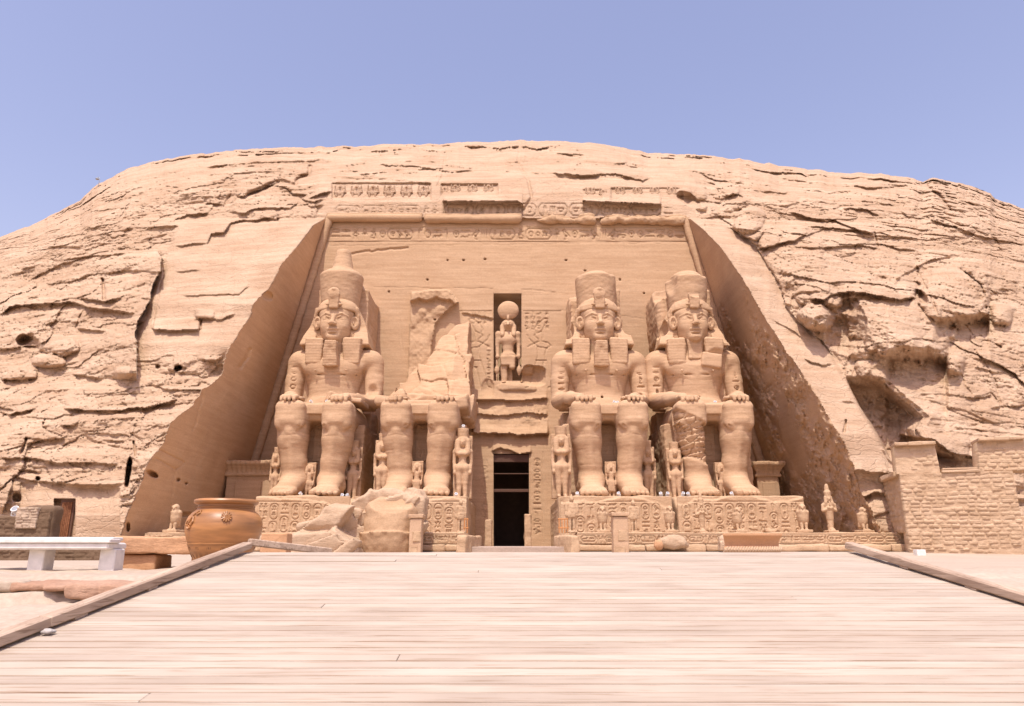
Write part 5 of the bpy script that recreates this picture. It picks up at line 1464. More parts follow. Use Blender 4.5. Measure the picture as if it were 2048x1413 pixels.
# ------------------------------------------------------------------ timber ramp
def wood(name, c1, c2, dark, gx_=0.5, bump=0.25, axis='X', edge=False):
    m = bpy.data.materials.new(name); m.use_nodes = True
    nt = m.node_tree; N = nt.nodes; Lk = nt.links; bs = N["Principled BSDF"]; bs.inputs["Roughness"].default_value = .85
    bs.inputs["Specular IOR Level"].default_value = 0.2
    g = N.new("ShaderNodeNewGeometry"); tc = N.new("ShaderNodeTexCoord")
    off = N.new("ShaderNodeVectorMath"); off.operation = 'MULTIPLY_ADD'
    Lk.new(tc.outputs["Object"], off.inputs[0]); off.inputs[1].default_value = (1, 1, 1)
    cmb = N.new("ShaderNodeCombineXYZ"); mu = N.new("ShaderNodeMath"); mu.operation = 'MULTIPLY'; mu.inputs[1].default_value = 37.0
    Lk.new(g.outputs["Random Per Island"], mu.inputs[0]); Lk.new(mu.outputs[0], cmb.inputs[0]); Lk.new(mu.outputs[0], cmb.inputs[2]); Lk.new(cmb.outputs[0], off.inputs[2])
    def nz(sv, sc, det, dist=0.0):
        mp = N.new("ShaderNodeMapping"); mp.inputs["Scale"].default_value = sv; Lk.new(off.outputs[0], mp.inputs[0])
        t = N.new("ShaderNodeTexNoise"); t.inputs["Scale"].default_value = sc; t.inputs["Detail"].default_value = det; t.inputs["Distortion"].default_value = dist
        Lk.new(mp.outputs[0], t.inputs["Vector"]); return t.outputs[0]
    sv = (0.12, 3.2, 3.2) if axis == 'X' else (3.2, 0.12, 3.2)
    fine = nz(sv, 16.0, 10, 0.5); mid = nz((0.22, 5.0, 3) if axis == 'X' else (5.0, .22, 3), 2.2, 12, 1.0); blot = nz((.6, .9, 1), 1.6, 6)
    def rmp(i, a, b, ca, cb):
        r = N.new("ShaderNodeValToRGB"); r.color_ramp.elements[0].position = a; r.color_ramp.elements[1].position = b
        r.color_ramp.elements[0].color = (*ca, 1); r.color_ramp.elements[1].color = (*cb, 1); Lk.new(i, r.inputs[0]); return r.outputs[0]
    def mx(f, a, b, mode='MIX'):
        x = N.new("ShaderNodeMix"); x.data_type = 'RGBA'; x.blend_type = mode
        if isinstance(f, float): x.inputs[0].default_value = f
        else: Lk.new(f, x.inputs[0])
        Lk.new(a, x.inputs[6]); Lk.new(b, x.inputs[7]); return x.outputs[2]
    c = rmp(mid, .32, .62, c1, c2)
    c = mx(0.75, c, rmp(fine, .33, .44, dark, (1, 1, 1)), 'MULTIPLY')
    c = mx(0.8, c, rmp(blot, .35, .62, (.84, .80, .78), (1.04, 1.03, 1.02)), 'MULTIPLY')
    c = mx(0.7, c, rmp(g.outputs["Random Per Island"], 0, 1, (.92, .905, .89), (1.07, 1.065, 1.06)), 'MULTIPLY')
    if edge:   # boards darker along their joints
        sx = N.new("ShaderNodeSeparateXYZ"); Lk.new(tc.outputs["Object"], sx.inputs[0])
        m1 = N.new("ShaderNodeMath"); m1.operation = 'MULTIPLY_ADD'; m1.inputs[1].default_value = 1 / .148; m1.inputs[2].default_value = 4 / .148 + 100; Lk.new(sx.outputs[1], m1.inputs[0])
        m2 = N.new("ShaderNodeMath"); m2.operation = 'FRACT'; Lk.new(m1.outputs[0], m2.inputs[0])
        m3 = N.new("ShaderNodeMath"); m3.operation = 'PINGPONG'; m3.inputs[1].default_value = .5; Lk.new(m2.outputs[0], m3.inputs[0])
        wn2 = nz((.8, 3, 1), 2.0, 6)
        m4 = N.new("ShaderNodeMath"); m4.operation = 'MULTIPLY_ADD'; m4.inputs[1].default_value = -.16; m4.inputs[2].default_value = .075; Lk.new(wn2, m4.inputs[0])
        m5 = N.new("ShaderNodeMath"); m5.operation = 'ADD'; Lk.new(m3.outputs[0], m5.inputs[0]); Lk.new(m4.outputs[0], m5.inputs[1])
        c = mx(1.0, c, rmp(m5.outputs[0], .0, .06, (.72, .64, .57), (1, 1, 1)), 'MULTIPLY')
    Lk.new(c, bs.inputs["Base Color"])
    b = N.new("ShaderNodeBump"); b.inputs["Strength"].default_value = bump; b.inputs["Distance"].default_value = 0.01
    Lk.new(fine, b.inputs["Height"]); Lk.new(b.outputs[0], bs.inputs["Normal"])
    return m
M_DECK = wood("bleached_planks", (0.43, 0.36, 0.285), (0.475, 0.405, 0.33), (.68, .58, .49), edge=True)
M_RAIL = wood("weathered_timber", (0.36, 0.26, 0.19), (0.52, 0.40, 0.30), (.5, .45, .4), axis='Y', bump=.5)
ramp = thing("plank_ramp", "wide ramp of sun bleached wooden planks rising to the temple", "ramp", (0, 0, 0))
SL = 0.153; RA = math.atan(SL)
def lx_(y): return -3.79 + (y - 2) * (0.30 / 7.8)
def rx_(y): return 4.80 - (y - 2) * (0.36 / 7.8)
deck = MB()
y = -4.0; i = 0
while y < 9.72:
    w = 0.146
    # each board laid from one to three lengths
    cuts = sorted([lx_(y) - random.uniform(0.0, .10)] + ([random.uniform(-2.5, 3.2)] if random.random() < .22 else []) + [rx_(y) + random.uniform(0.0, .10)])
    for a, b in zip(cuts[:-1], cuts[1:]):
        yc_ = y + w / 2
        sag = -0.022 * max(0, 1 - (((a + b) / 2 - .5) / 5) ** 2) * sstep(7.5, 9.8, yc_)
        deck.box(((a + b) / 2, yc_, EYE - 1.5 + SL * yc_ - .02 + random.uniform(-.001, .001) + sag), (b - a - .004, w - .009, .04), rx=RA + random.uniform(-.004, .004), rz=random.uniform(-.0015, .0015), bev=.004)
    y += w + .002
deck.build("deck", M_DECK, ramp)
jo = MB()
for x in (-3.3, -1.6, 0.4, 2.4, 4.2):
    jo.box((x, 2.9, EYE - 1.5 + SL * 2.9 - .13), (.09, 13.6, .16), rx=RA, bev=.01)
jo.box((0.45, 9.78, EYE - 1.5 + SL * 9.75 - .16), (7.9, .05, .2), bev=.01)
jo.build("joist_frame", M_RAIL, ramp)
for side, fx_ in (("l", lx_), ("r", rx_)):
    rl = MB(); s_ = 1 if side == "l" else -1
    ys = [-4.0, -0.6, 2.6, 5.9, 9.78]
    for a, b in zip(ys[:-1], ys[1:]):
        pa, pb = np.array([fx_(a) + s_ * .05, a, EYE - 1.5 + SL * a + .064]), np.array([fx_(b) + s_ * .05, b, EYE - 1.5 + SL * b + .064])
        c = (pa + pb) / 2; L = np.linalg.norm(pb - pa)
        rl.box(c, (.12, L - .004, .085), rx=RA, rz=-math.atan((pb[0] - pa[0]) / (b - a)), bev=.012, jit=.002)
    rail = rl.build("side_rail", M_RAIL, ramp)
    y = -3.6
    while y < 9.6:
        bl = MB(); bl.box((fx_(y) + s_ * .05, y, EYE - 1.5 + SL * y + .011), (.10, .18, .022), rx=RA, bev=.005); y += 1.1; bl.build("rail_block", M_RAIL, rail)
er = MB()
pa, pb = np.array([lx_(9.78) + .05, 9.80, EYE + .10]), np.array([-2.55, 10.55, EYE - .02])
c = (pa + pb) / 2; d_ = pb - pa
er.box(c, (np.linalg.norm(d_), .12, .09), ry=-math.atan(d_[2] / math.hypot(d_[0], d_[1])), rz=math.atan2(d_[1], d_[0]), bev=.012)
er.build("end_rail", M_RAIL, ramp)
pb_ = Vol((-.12, -.12, -.1), (.12, .12, .1), .008); pb_.ell((0, 0, 0), (.06, .045, .032)); pb_.rough_near(.02, 14, 3, 3, band=.06)
M_PALE = plain("pale_stone", (.40, .37, .34), .9, .4, 20)
v_, q_ = pb_.mesh(); pp = mesh_np("pebble", v_, q_, M_PALE)
t_ = (EYE - 0); a_, b_, c_ = ray(95, 1271); tt = 1.5 / (SL * b_ - c_) * 1.0
pp.location = (a_ * tt, b_ * tt, EYE + c_ * tt + .025)
tag(pp, "grey pebble lying on the left edge of the plank ramp", "pebble")

# ------------------------------------------------------------------ white bench
M_WHITE = plain("white_paint", (.70, .67, .63), .6, .2, 9, var=.10)
YB = 10.95
bn = thing("white_bench", "long white painted stone bench at far left", "bench", (-7.5, YB, EYE - .3))
def brel(p): return (p[0] + 7.5, p[1] - YB, p[2] - (EYE - .3))
xr_ = xat(249, YB, EYE + .1)
s1 = MB(); s1.box(brel(((xr_ - 12.5) / 2 - .09, YB + .16, EYE + .155)), (abs(-12.5 - xr_) - .18, .30, .055), bev=.012)
s1.box(brel(((xr_ - 12.5) / 2 - .02, YB - .16, EYE + .125)), (abs(-12.5 - xr_) - .06, .30, .06), bev=.012)
s1.build("seat_plank", M_WHITE, bn)
s2 = MB(); s2.box(brel(((xr_ - 12.5) / 2 - .03, YB - .02, EYE + .055)), (abs(-12.5 - xr_) - .10, .52, .10), bev=.03)
s2.build("seat_beam", M_WHITE, bn)
for px_ in (-135, 86, 226):
    l = MB(); l.box(brel((xat(px_, YB, EYE), YB, EYE - .145)), (.23, .27, .32), bev=.015, jit=.003); l.build("leg", M_WHITE, bn)

# ------------------------------------------------------------------ stone table
M_TAN = stone("tan_block", (0.46, 0.25, 0.13), (0.56, 0.33, 0.19), (0.50, 0.29, 0.16), 1.0, .45, 4.0, .012)
YS = 12.2
tb = thing("stone_table", "low table of tan stone blocks between the white bench and the jar", "table", (xat(350, YS, EYE), YS, EYE - .3))
x0, x1 = xat(250, YS, EYE) - tb.location[0], xat(480, YS, EYE) - tb.location[0]
def rockbox(name, c, d, mat, parent, amp=.02, freq=3.0, h=.03, r=.03, seed=0, rz=0, ry=0, cuts=()):
    c = np.array(c, float); d = np.array(d, float) / 2
    e = np.linalg.norm(d) if (rz or ry) else d
    V = Vol(c - e - .15, c + e + .15, h); V.box(c, d, r, rz=rz, ry=ry)
    for cc in cuts: V.ell(*cc, mode='s')
    V.rough_near(amp, freq, seed, 4, band=max(.2, amp * 3))
    v, q_ = V.mesh(); return mesh_np(name, v, q_, mat, parent)
rockbox("slab", ((x0 + x1) / 2, 0, .36 + .01), (x1 - x0, .8, .27), M_TAN, tb, .02, 2.5, .02, .03, 4)
rockbox("leg", (x0 + .38, 0, .10), (.56, .6, .26), M_TAN, tb, .015, 3, .02, .03, 5)
rockbox("leg", (x1 - .38, 0, .10), (.56, .6, .26), M_TAN, tb, .015, 3, .02, .03, 6)

# ------------------------------------------------------------------ jar
M_JAR = plain("glazed_terracotta", (.36, .165, .058), .42, .10, 2.2, var=.40)
_nt = M_JAR.node_tree; _tc = [n for n in _nt.nodes if n.type == 'TEX_COORD'][0]; _tn = [n for n in _nt.nodes if n.type == 'TEX_NOISE'][0]
_mp = _nt.nodes.new("ShaderNodeMapping"); _mp.inputs["Scale"].default_value = (.7, .7, 4.5); _nt.links.new(_tc.outputs["Object"], _mp.inputs[0]); _nt.links.new(_mp.outputs[0], _tn.inputs["Vector"])
M_JARD = plain("dark_glaze_line", (.16, .08, .035), .4, 0, 6)
YJ = 11.3; JX = xat(448, YJ, EYE + .3)
jr = thing("terracotta_jar", "large glazed terracotta jar with rolled rim beside the ramp", "jar", (JX, YJ, EYE - .32)); jr.scale = (.96, .96, .95)
b_ = MB()
prof = [(.27, 0), (.31, .04), (.40, .18), (.475, .32), (.505, .40), (.507, .415), (.515, .418), (.517, .435), (.51, .44), (.535, .50), (.565, .60), (.578, .68), (.57, .76), (.54, .84), (.495, .90), (.45, .935), (.425, .955), (.418, .975), (.43, .98), (.432, .99), (.42, 1.0), (.415, 1.02), (.42, 1.045)]
b_.lathe(prof, n=96, cap=False)
b_.lathe([(.42, 1.045), (.40, 1.06), (.385, 1.0), (.40, .9), (.50, .7), (.40, .3), (.2, .05), (0.0, .04)], n=64, cap=False)
bd = b_.build("body", M_JAR, jr, True)
b_ = MB(); b_.lathe([(.415, 1.03), (.455, 1.04), (.482, 1.06), (.488, 1.085), (.475, 1.108), (.445, 1.118), (.41, 1.11), (.395, 1.09), (.39, 1.05)], n=96, cap=False)
b_.build("rim", M_JAR, jr, True)
def jsurf(ang, z, out=0.0):
    r = np.interp(z, [p[1] for p in prof], [p[0] for p in prof]) + out
    return (r * math.sin(ang), -r * math.cos(ang), z)
b_ = MB()
c0 = jsurf(.42, .84)
def jloc(ang, z, du, dv, out): return jsurf(ang + du / .55, z + dv, out)
for k in range(12):
    a = 2 * PI * k / 12
    b_.tube([jloc(.40, .83, .02 * math.cos(a), .02 * math.sin(a), .02), jloc(.40, .83, .075 * math.cos(a), .075 * math.sin(a), .012)], [.012, .016], 8)
b_.lathe([(.0, .02), (.022, .012), (.03, -.01)][::-1], (0, 0, 0), 16) if False else None
b_.tube([jloc(.40, .83, 0, 0, -.01), jloc(.40, .83, 0, 0, .035)], [.03, .018], 12)
b_.build("rosette", M_JAR, jr, True)
b_ = MB()
sc = [(.11, .08), (.09, .115), (.05, .12), (.03, .09), (.05, .06), (.075, .075)]
def spiral(pts): b_.tube([jloc(-.62, .80, u, v, .012) for u, v in pts], [.016] * len(pts), 8)
spiral([(.06, .075), (.085, .06), (.11, .085), (.09, .12), (.04, .12), (0, .08), (-.03, .0), (-.05, -.06)])
spiral([(-.05, -.06), (-.07, -.12), (-.04, -.15), (-.01, -.13), (-.02, -.10)])
spiral([(-.02, .03), (.03, .02), (.05, -.04), (.02, -.09), (-.01, -.07)])
spiral([(-.05, -.02), (-.10, -.03), (-.12, -.08), (-.09, -.10)])
b_.build("scroll", M_JAR, jr, True)
b_ = MB()
for k in range(16):
    a0 = -1.5 + k * .21
    for o in (0, .05):
        up = (k % 2 == 0)
        b_.tube([jsurf(a0 + o, .12 if up else .38, .001), jsurf(a0 + .08 + o, .25, .001), jsurf(a0 + .17 + o, .38 if up else .12, .001)], .0035, 5)
b_.build("scratched_band", M_JARD, jr)

# ------------------------------------------------------------------ pedestals with their signs
def pedestal(x0, x1, label, seed, cuts=(), side=False):
    """carved block; its front sheet carries columns of signs"""
    Yp = 45.0; rr = random.Random(seed)
    t = thing("statue_pedestal", label, "pedestal", ((x0 + x1) / 2, Yp, Z_FL), 0, "pedestals under the colossi")
    w = x1 - x0; hgt = Z_PED - Z_FL
    V = Vol((-w / 2 - .2, -.3, -.1), (w / 2 + .2, 11.2, hgt + .2), .11)
    V.box((0, 5.6, hgt / 2), (w / 2, 5.55, hgt / 2), .05)
    for c_, r_ in cuts: V.ell(c_, r_, .1, 's')
    V.rough_near(.06, 1.2, seed, 4, band=.3)
    def clipside(x, y, z): return 0 * x
    v, q_ = V.mesh(); mesh_np("block", v, q_, M_BASE, t)
    def f(R):
        R.line([(.1, hgt - .38), (w - .1, hgt - .38)], .04, .05)
        x = .25
        while x < w - .7:
            R.line([(x - .09, .1), (x - .09, hgt - .4)], .02, .03)
            R.column(x, .15, hgt - .45, .48, .036, .075, rr, .28); x += .66
        # damage near the top edge and corners
        U, Vv = np.meshgrid(R.u, R.v)
        top = hgt - .22 + .25 * fbm(U * .5, 0 * U, 0 * U + seed, 4, seed)
        for c_, r_ in cuts:
            top = np.minimum(top, np.where(np.abs(U - w / 2 - c_[0]) < r_[0], c_[2] - r_[2] * np.sqrt(np.clip(1 - ((U - w / 2 - c_[0]) / r_[0]) ** 2, 0, 1)), 99))
        dmg = sstep(-.05, .12, Vv - top)
        R.H = R.H * (1 - dmg) - .10 * dmg
        R.H = R.H - sstep(.15, .45, fbm(U * .35, Vv * .5, 0 * U + 3, 4, seed + 2)) * .04
    panel("sign_front", (-w / 2 + .02, -.13, .02), (1, 0, 0), (0, 0, 1), w - .04, hgt - .06, .035, M_BASE, t, f, .02, 1.2, seed, thick=.25)
    if side:
        s = -1 if side == 'l' else 1
        def g(R):
            y = hgt - .3
            R.line([(.1, hgt - .5), (R.u[-1] - .1, hgt - .5)], .03, .05)
            x = .2
            while x < R.u[-1] - .6: R.column(x, .2, hgt - .6, .5, .05, .07, rr, .1); x += .62
        if s < 0: panel("sign_side", (-w / 2 - .10, 10, .02), (0, -1, 0), (0, 0, 1), 9.8, hgt - .1, .06, M_BASE, t, g, .02, thick=.2)
    return t
pedestal(-15.6, -9.85, "carved pedestal of the crowned leftmost colossus, behind the big fallen rock", 11, [((2.4, 0, 3.2), (1.6, 2.5, .9))])
pedestal(-9.6, -2.75, "carved pedestal of the broken colossus, left of the doorway", 12, [((-2.6, .2, 3.2), (2.0, 1.5, 1.2))])
pedestal(2.95, 9.75, "carved pedestal of the bearded colossus, right of the doorway", 13, [((3.2, 0, 3.1), (.9, .9, .9)), ((-3.2, 0, 3.1), (.6, .8, .6))], 'l')
pedestal(10.05, 17.75, "carved pedestal farthest right under the beardless colossus", 14, [((-3.6, 0, 3.1), (.9, 1.0, .7))])

# ------------------------------------------------------------------ terraces
def terrace(name, x0, x1, label, seed):
    rr = random.Random(seed); w = x1 - x0
    t = thing(name, label, "terrace", ((x0 + x1) / 2, 41.4, Z_FL - .25), 0)
    hg = EYE + .94 - (Z_FL - .25)
    rockbox("platform", (0, 1.7, hg / 2), (w, 3.4, hg), M_BASE, t, .03, 1.5, .1, .04, seed)
    def f(R):
        H_ = R.v[-1]
        R.line([(0, H_ - .06), (w, H_ - .06)], .03, .04); R.line([(0, .05), (w, .05)], .03, .04)
        R.row(.12, .2, w - .2, H_ - .26, .032, .065, rr, .2)
    panel("sign_frieze", (-w / 2, -.16, hg - .60), (1, 0, 0), (0, 0, 1), w, .56, .035, M_BASE, t, f, .02, 1.5, seed, thick=.2)
    x = -w / 2
    while x < w / 2 - .3:
        L = min(rr.uniform(1.5, 4.0), w / 2 - x)
        rockbox("ledge_stone", (x + L / 2, -.35, .16), (L - .03, .7, .36), M_BASE, t, .05, 1.2, .07, .06, rr.randrange(99)); x += L
    return t
terrace("terrace", xat(1153, 41.4), xat(1812, 41.4), "long stone terrace with a carved frieze, right of the doorway path", 21)
terrace("terrace", xat(300, 41.4), xat(930, 41.4), "stone terrace with a carved frieze, left of the doorway path", 22)

# ------------------------------------------------------------------ doorway, niche, torus, side shrines
def rel(p, base=(0, 50, Z_FL)): return tuple(np.array(p) - np.array(base))
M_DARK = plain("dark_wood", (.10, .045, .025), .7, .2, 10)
M_VOID = plain("unlit_interior_stone", (.09, .055, .035), .95, .1, 3)  # darkness of the unlit depth put into a near-black base colour
def inner_box(name, px0, px1, py0, py1, depth, mat, parent, floor=False):
    """five-sided recess behind an opening of the wall"""
    P = [fac_pt(px0, py1), fac_pt(px1, py1), fac_pt(px1, py0), fac_pt(px0, py0)]
    P = [np.array(p) for p in P]
    Bk = [p + np.array([0, depth, 0]) for p in P]
    Fr = [p + np.array([0, -.02, 0]) for p in P]
    V_ = np.array(Fr + Bk) - np.array([0, 50, Z_FL])
    return mesh_np(name, V_, [(4, 5, 6, 7), (0, 4, 7, 3), (5, 1, 2, 6), (7, 6, 2, 3), (4, 0, 1, 5)], mat, parent, smooth=False)
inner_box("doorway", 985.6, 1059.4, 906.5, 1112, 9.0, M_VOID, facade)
inner_box("niche", 985.6, 1044.4, 585.5, 764, 1.7, M_FACADE, facade)
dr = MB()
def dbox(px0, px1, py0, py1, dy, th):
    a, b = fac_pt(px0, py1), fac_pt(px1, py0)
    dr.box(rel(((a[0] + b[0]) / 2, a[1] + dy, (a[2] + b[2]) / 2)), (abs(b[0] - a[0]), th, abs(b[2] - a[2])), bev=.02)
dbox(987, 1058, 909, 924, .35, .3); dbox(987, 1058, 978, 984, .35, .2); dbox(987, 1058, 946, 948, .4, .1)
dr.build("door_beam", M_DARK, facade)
# torus moulding: side runs, then the broken pieces of the top run
M_TOR = M_FACADE
for P in ([(655, 440), (505, 925), (482, 1000)], [(1373, 440), (1526, 925), (1550, 1000)]):
    tm = MB(); pts = []
    for k in range(60):
        py = 441 + (985 - 441) * k / 59; px = poly_x(P, py); p = np.array(fac_pt(px, py))
        sgn = 1 if px < 1000 else -1
        pts.append(np.array(rel(p)) + np.array([sgn * .22 + .02 * math.sin(k * 1.7), -.22, 0]))
    tm.tube(pts, [.33 + .025 * math.sin(k * 2.3) for k in range(60)], 12)
    tm.build("torus_moulding", M_TOR, facade, True)
def top_torus(x0, x1, y, r, amp, seed):
    a, b = np.array(rel(fac_pt(x0, y))), np.array(rel(fac_pt(x1, y)))
    c = (a + b) / 2; L = (b[0] - a[0]) / 2
    V = Vol((c[0] - L - .4, c[1] - 1.1, c[2] - .8), (c[0] + L + .4, c[1] + .6, c[2] + .9), .055)
    V.cap((a[0] + r, a[1] - .30, a[2]), (b[0] - r, b[1] - .30, b[2]), r, r)
    V.box((c[0], c[1] - .05, c[2] + .2), (L, .4, .3), .08, .03)
    V.rough_near(amp, .9, seed, 4, band=.3); v, q_ = V.mesh()
    mesh_np("torus_moulding", v, q_, M_TOR, facade)
top_torus(655, 846, 440, .34, .02, 1); top_torus(850, 1043, 442, .36, .05, 2); top_torus(1068, 1190, 444, .30, .22, 3); top_torus(1196, 1372, 445, .36, .24, 4)

# niche figure
def niche_god():
    t = thing("niche_statue", "standing falcon headed statue with a big sun disc in the central niche", "statue", (xat(1016, 58, 14), 57.75, fac_pt(1016, 768)[2]), 0)
    V = Vol((-1.2, -1.6, -.1), (1.2, 1.0, 5.6), .045)
    V.box((0, .6, 2.6), (.35, .35, 2.6), .05)
    for s in (-1, 1):
        V.cap((s * .78, -.1, 4.55), (s * .86, -.05, 3.5), .22, .19, .08); V.cap((s * .86, -.05, 3.5), (s * .84, -.2, 2.6), .18, .15, .08); V.ell((s * .84, -.25, 2.45), (.17, .18, .22), .05)
    V.cap((-.30, -.2, .3), (-.30, -.1, 2.2), .22, .30, .1); V.ell((-.30, -.4, .12), (.22, .5, .13), .05)
    V.cap((.34, -.4, 1.5), (.30, -.2, 2.2), .26, .32, .1)
    V.ell((0, -.15, 2.55), (.62, .38, .42), .12); V.box((0, -.2, 2.05), (.58, .38, .42), .12, .1, taper=-.08)
    V.ell((0, -.1, 3.3), (.46, .32, .75), .15); V.ell((0, -.15, 4.0), (.70, .40, .55), .2); V.cap((-.72, -.05, 4.5), (.72, -.05, 4.5), .28, .28, .15)
    V.rough_near(.03, 1.5, 5, 4); v, q_ = V.mesh(); mesh_np("body", v, q_, M_STATUE, t)
    V = Vol((-.9, -1.2, 4.1), (.9, .8, 6.0), .04)
    V.ell((0, -.15, 5.35), (.42, .42, .42), .1); V.cap((0, -.5, 5.35), (0, -.75, 5.18), .14, .06, .08)
    V.ell((0, .05, 5.3), (.58, .42, .62), .08)
    for s in (-1, 1): V.cap((s * .45, -.05, 5.2), (s * .46, -.38, 4.35), .22, .18, .1); V.ell((s * .18, -.52, 5.42), (.07, .05, .06), .02, 's')
    v, q_ = V.mesh(); hd = mesh_np("falcon_head", v, q_, M_STATUE, t)
    V = Vol((-1.1, -.7, 5.6), (1.1, .7, 7.8), .045); V.ell((0, -.05, 6.68), (.86, .42, .86)); V.ell((0, -.42, 5.9), (.12, .12, .25), .05); V.rough_near(.02, 1.5, 6, 3)
    v, q_ = V.mesh(); mesh_np("sun_disc", v, q_, M_STATUE, t)
    for s in (-1, 1):
        V = Vol((s * .88 - .35, -.8, .0), (s * .88 + .35, .6, 2.6), .045)
        V.cap((s * .88, -.2, .35 if s < 0 else .9), (s * .88, -.2, 2.3), .07, .07); V.ell((s * .88, -.2, 1.3), (.22, .16, .35), .08); V.rough_near(.03, 2, 7, 3)
        v, q_ = V.mesh(); mesh_np("hand_emblem", v, q_, M_STATUE, t)
    return t
ng = niche_god()
ng.scale = (1.03, .95, .96)
# side shrines at the foot of the recess
def shrine(px0, px1, py0, Y, label, seed):
    a = at(px0, py0, Y); b = at(px1, py0, Y); w = b[0] - a[0]; z1 = a[2]; zb = Z_FL + .5
    t = thing("side_shrine", label, "shrine", ((a[0] + b[0]) / 2, Y, zb), 0, "side shrines at the foot of the recess")
    H_ = z1 - zb
    rockbox("wall", (0, 1.2, H_ / 2 - .3), (w, 2.2, H_ - .6), M_FACADE, t, .03, 1.2, .08, .04, seed)
    fr = MB(); fr.box((0, .06, H_ * .42), (w * .58, .1, H_ * .62), bev=.02); fr.build("panel", M_FACADE, t)
    cn = Vol((-w / 2 - .4, -.6, H_ - 1.3), (w / 2 + .4, 2.8, H_ + .2), .06)
    cn.cap((-w / 2 - .05, .05, H_ - .95), (w / 2 + .05, .05, H_ - .95), .13, .13)
    def cav(x, y, z):
        f_ = .05 + .40 * np.clip((z - (H_ - .85)) / .6, 0, 1) ** 2
        fl_ = 0.03 * np.sin(x * 2 * PI / .34)
        return np.maximum(np.maximum(np.abs(x) - w / 2 - f_, (-f_ + fl_ - y)), np.maximum(np.maximum(y - 2.4, z - H_), H_ - .85 - z))
    cn.op(cav, (-w / 2 - .4, -.5, H_ - .9), (w / 2 + .4, 2.5, H_)); cn.rough_near(.03, 2, seed, 3)
    v, q_ = cn.mesh(); mesh_np("cornice", v, q_, M_FACADE, t)
shrine(456, 545, 922, 52.0, "small shaded shrine with fluted cornice left of the crowned colossus's feet", 31)
shrine(1512, 1556, 924, 52.0, "small shaded shrine with fluted cornice right of the farthest right colossus", 32)

# ------------------------------------------------------------------ posts, door stones, balustrades, fragments
M_PINK = stone("smooth_buff_stone", (0.48, 0.32, 0.20), (0.55, 0.38, 0.25), None, 1.0, .15, 2.0, .02)
def post(px0, px1, py0, Y, zb, label, seed, name="stone_post"):
    a = at(px0, py0, Y); b = at(px1, py0, Y); w = b[0] - a[0]; H_ = a[2] - zb
    t = thing(name, label, "post", ((a[0] + b[0]) / 2, Y, zb), 0)
    rockbox("shaft", (0, 0, H_ / 2 - .1), (w, .85, H_ - .2), M_PINK, t, .012, 2, .05, .03, seed)
    c_ = MB(); c_.box((0, 0, H_ - .1), (w + .12, .97, .18), taper=1.06, bev=.03, jit=.01); c_.build("cap", M_PINK, t)
    d_ = MB(); d_.box((w * .12, -.44, H_ * .48), (w * .62, .05, .5), bev=.02, jit=.03); d_.build("patch", M_BASE, t); d_ = MB(); d_.box((-w * .1, -.44, .3), (w * .6, .05, .4), bev=.02, jit=.03); d_.build("patch", M_BASE, t)
post(1223, 1253, 1026, 38.6, EYE - .35, "tall square stone post before the right terrace", 41)
post(822, 846, 1030, 38.2, EYE - .35, "tall square stone post at the drum shaped crown fragment", 42)
for px0, px1, py0, Y, lab, sd in ((970, 984, 1040, 50.5, "low stone block against the left door jamb", 43), (1049, 1062, 1029, 50.5, "narrow stone upright against the right door jamb", 44)):
    a = at(px0, py0, Y); b = at(px1, py0, Y); w = b[0] - a[0]; H_ = a[2] - Z_FL
    o = rockbox("door_stone", (0, 0, H_ / 2), (w, 1.2, H_), M_BASE, None, .05, 1.5, .05, .06, sd); o.location = ((a[0] + b[0]) / 2, Y, Z_FL); tag(o, lab, "stone")
for px_, s, lab, sd in ((1134, 1, "sloping parapet stone at the right edge of the doorway path", 45), (938, -1, "sloping parapet stone at the left edge of the doorway path", 46)):
    a = at(px_, 1074, 39.6)
    V = Vol((-.5, -2.0, -.2), (.5, 1.6, 1.4), .06); V.box((0, 0, .35), (.24, 1.5, .55), .06); V.box((0, -1.9, 1.2), (.6, 1.6, .5), .05, 0.03, 's', rx=.45); V.rough_near(.06, 1.5, sd, 4); v, q_ = V.mesh()
    o = mesh_np("parapet_stone", v, q_, M_BASE); o.location = (a[0], 40.2, EYE - .15); o.rotation_euler = (0, 0, s * .25); tag(o, lab, "stone")
# fallen pieces of the second colossus
def rock(name, label, cat, px, py_base, Y, zb, lo, hi, prims, seed, amp=.09, freq=.8, h=.06, mat=M_RUBBLE, facets=.26):
    V = Vol(lo, hi, h)
    for f_ in prims: f_(V)
    I, J, K = np.nonzero(np.abs(V.D) < .8); x, y, z = V.ax[0][I], V.ax[1][J], V.ax[2][K]
    if facets:
        cid, f1, f2, du, dv = worley(x * .33 + y * .3, z * .75 - x * .30 + y * .35, seed)
        V.D[I, J, K] += (facets * ((cid - .5) + .6 * dv) + .1 * np.clip(1 - (f2 - f1) / .07, 0, 1) * (facets > .1)).astype(np.float32)
    V.rough_near(amp, freq, seed, 5, band=.5)
    v, q_ = V.mesh(); o = mesh_np(name, v, q_, mat); o.location = (xat(px, Y, EYE + 1), Y, zb)
    return tag(o, label, cat)
rock("fallen_torso", "huge broken rock slab fallen before the left pedestal", "boulder", 632, 1100, 38.6, EYE - .3, (-3.2, -2.2, -.3), (3.2, 2.4, 3.4),
     [lambda V: V.box((.1, 0, .45), (2.5, 1.6, .8), .25, ry=-.10), lambda V: V.box((.75, .3, 1.25), (1.6, 1.2, .75), .25, .15, ry=-.22), lambda V: V.box((1.3, .2, 1.9), (.95, 1.0, .5), .2, .15, ry=.08), lambda V: V.box((2.6, -1.5, 2.2), (.8, 1.6, 1.4), .1, .1, 's', ry=.5)], 61)
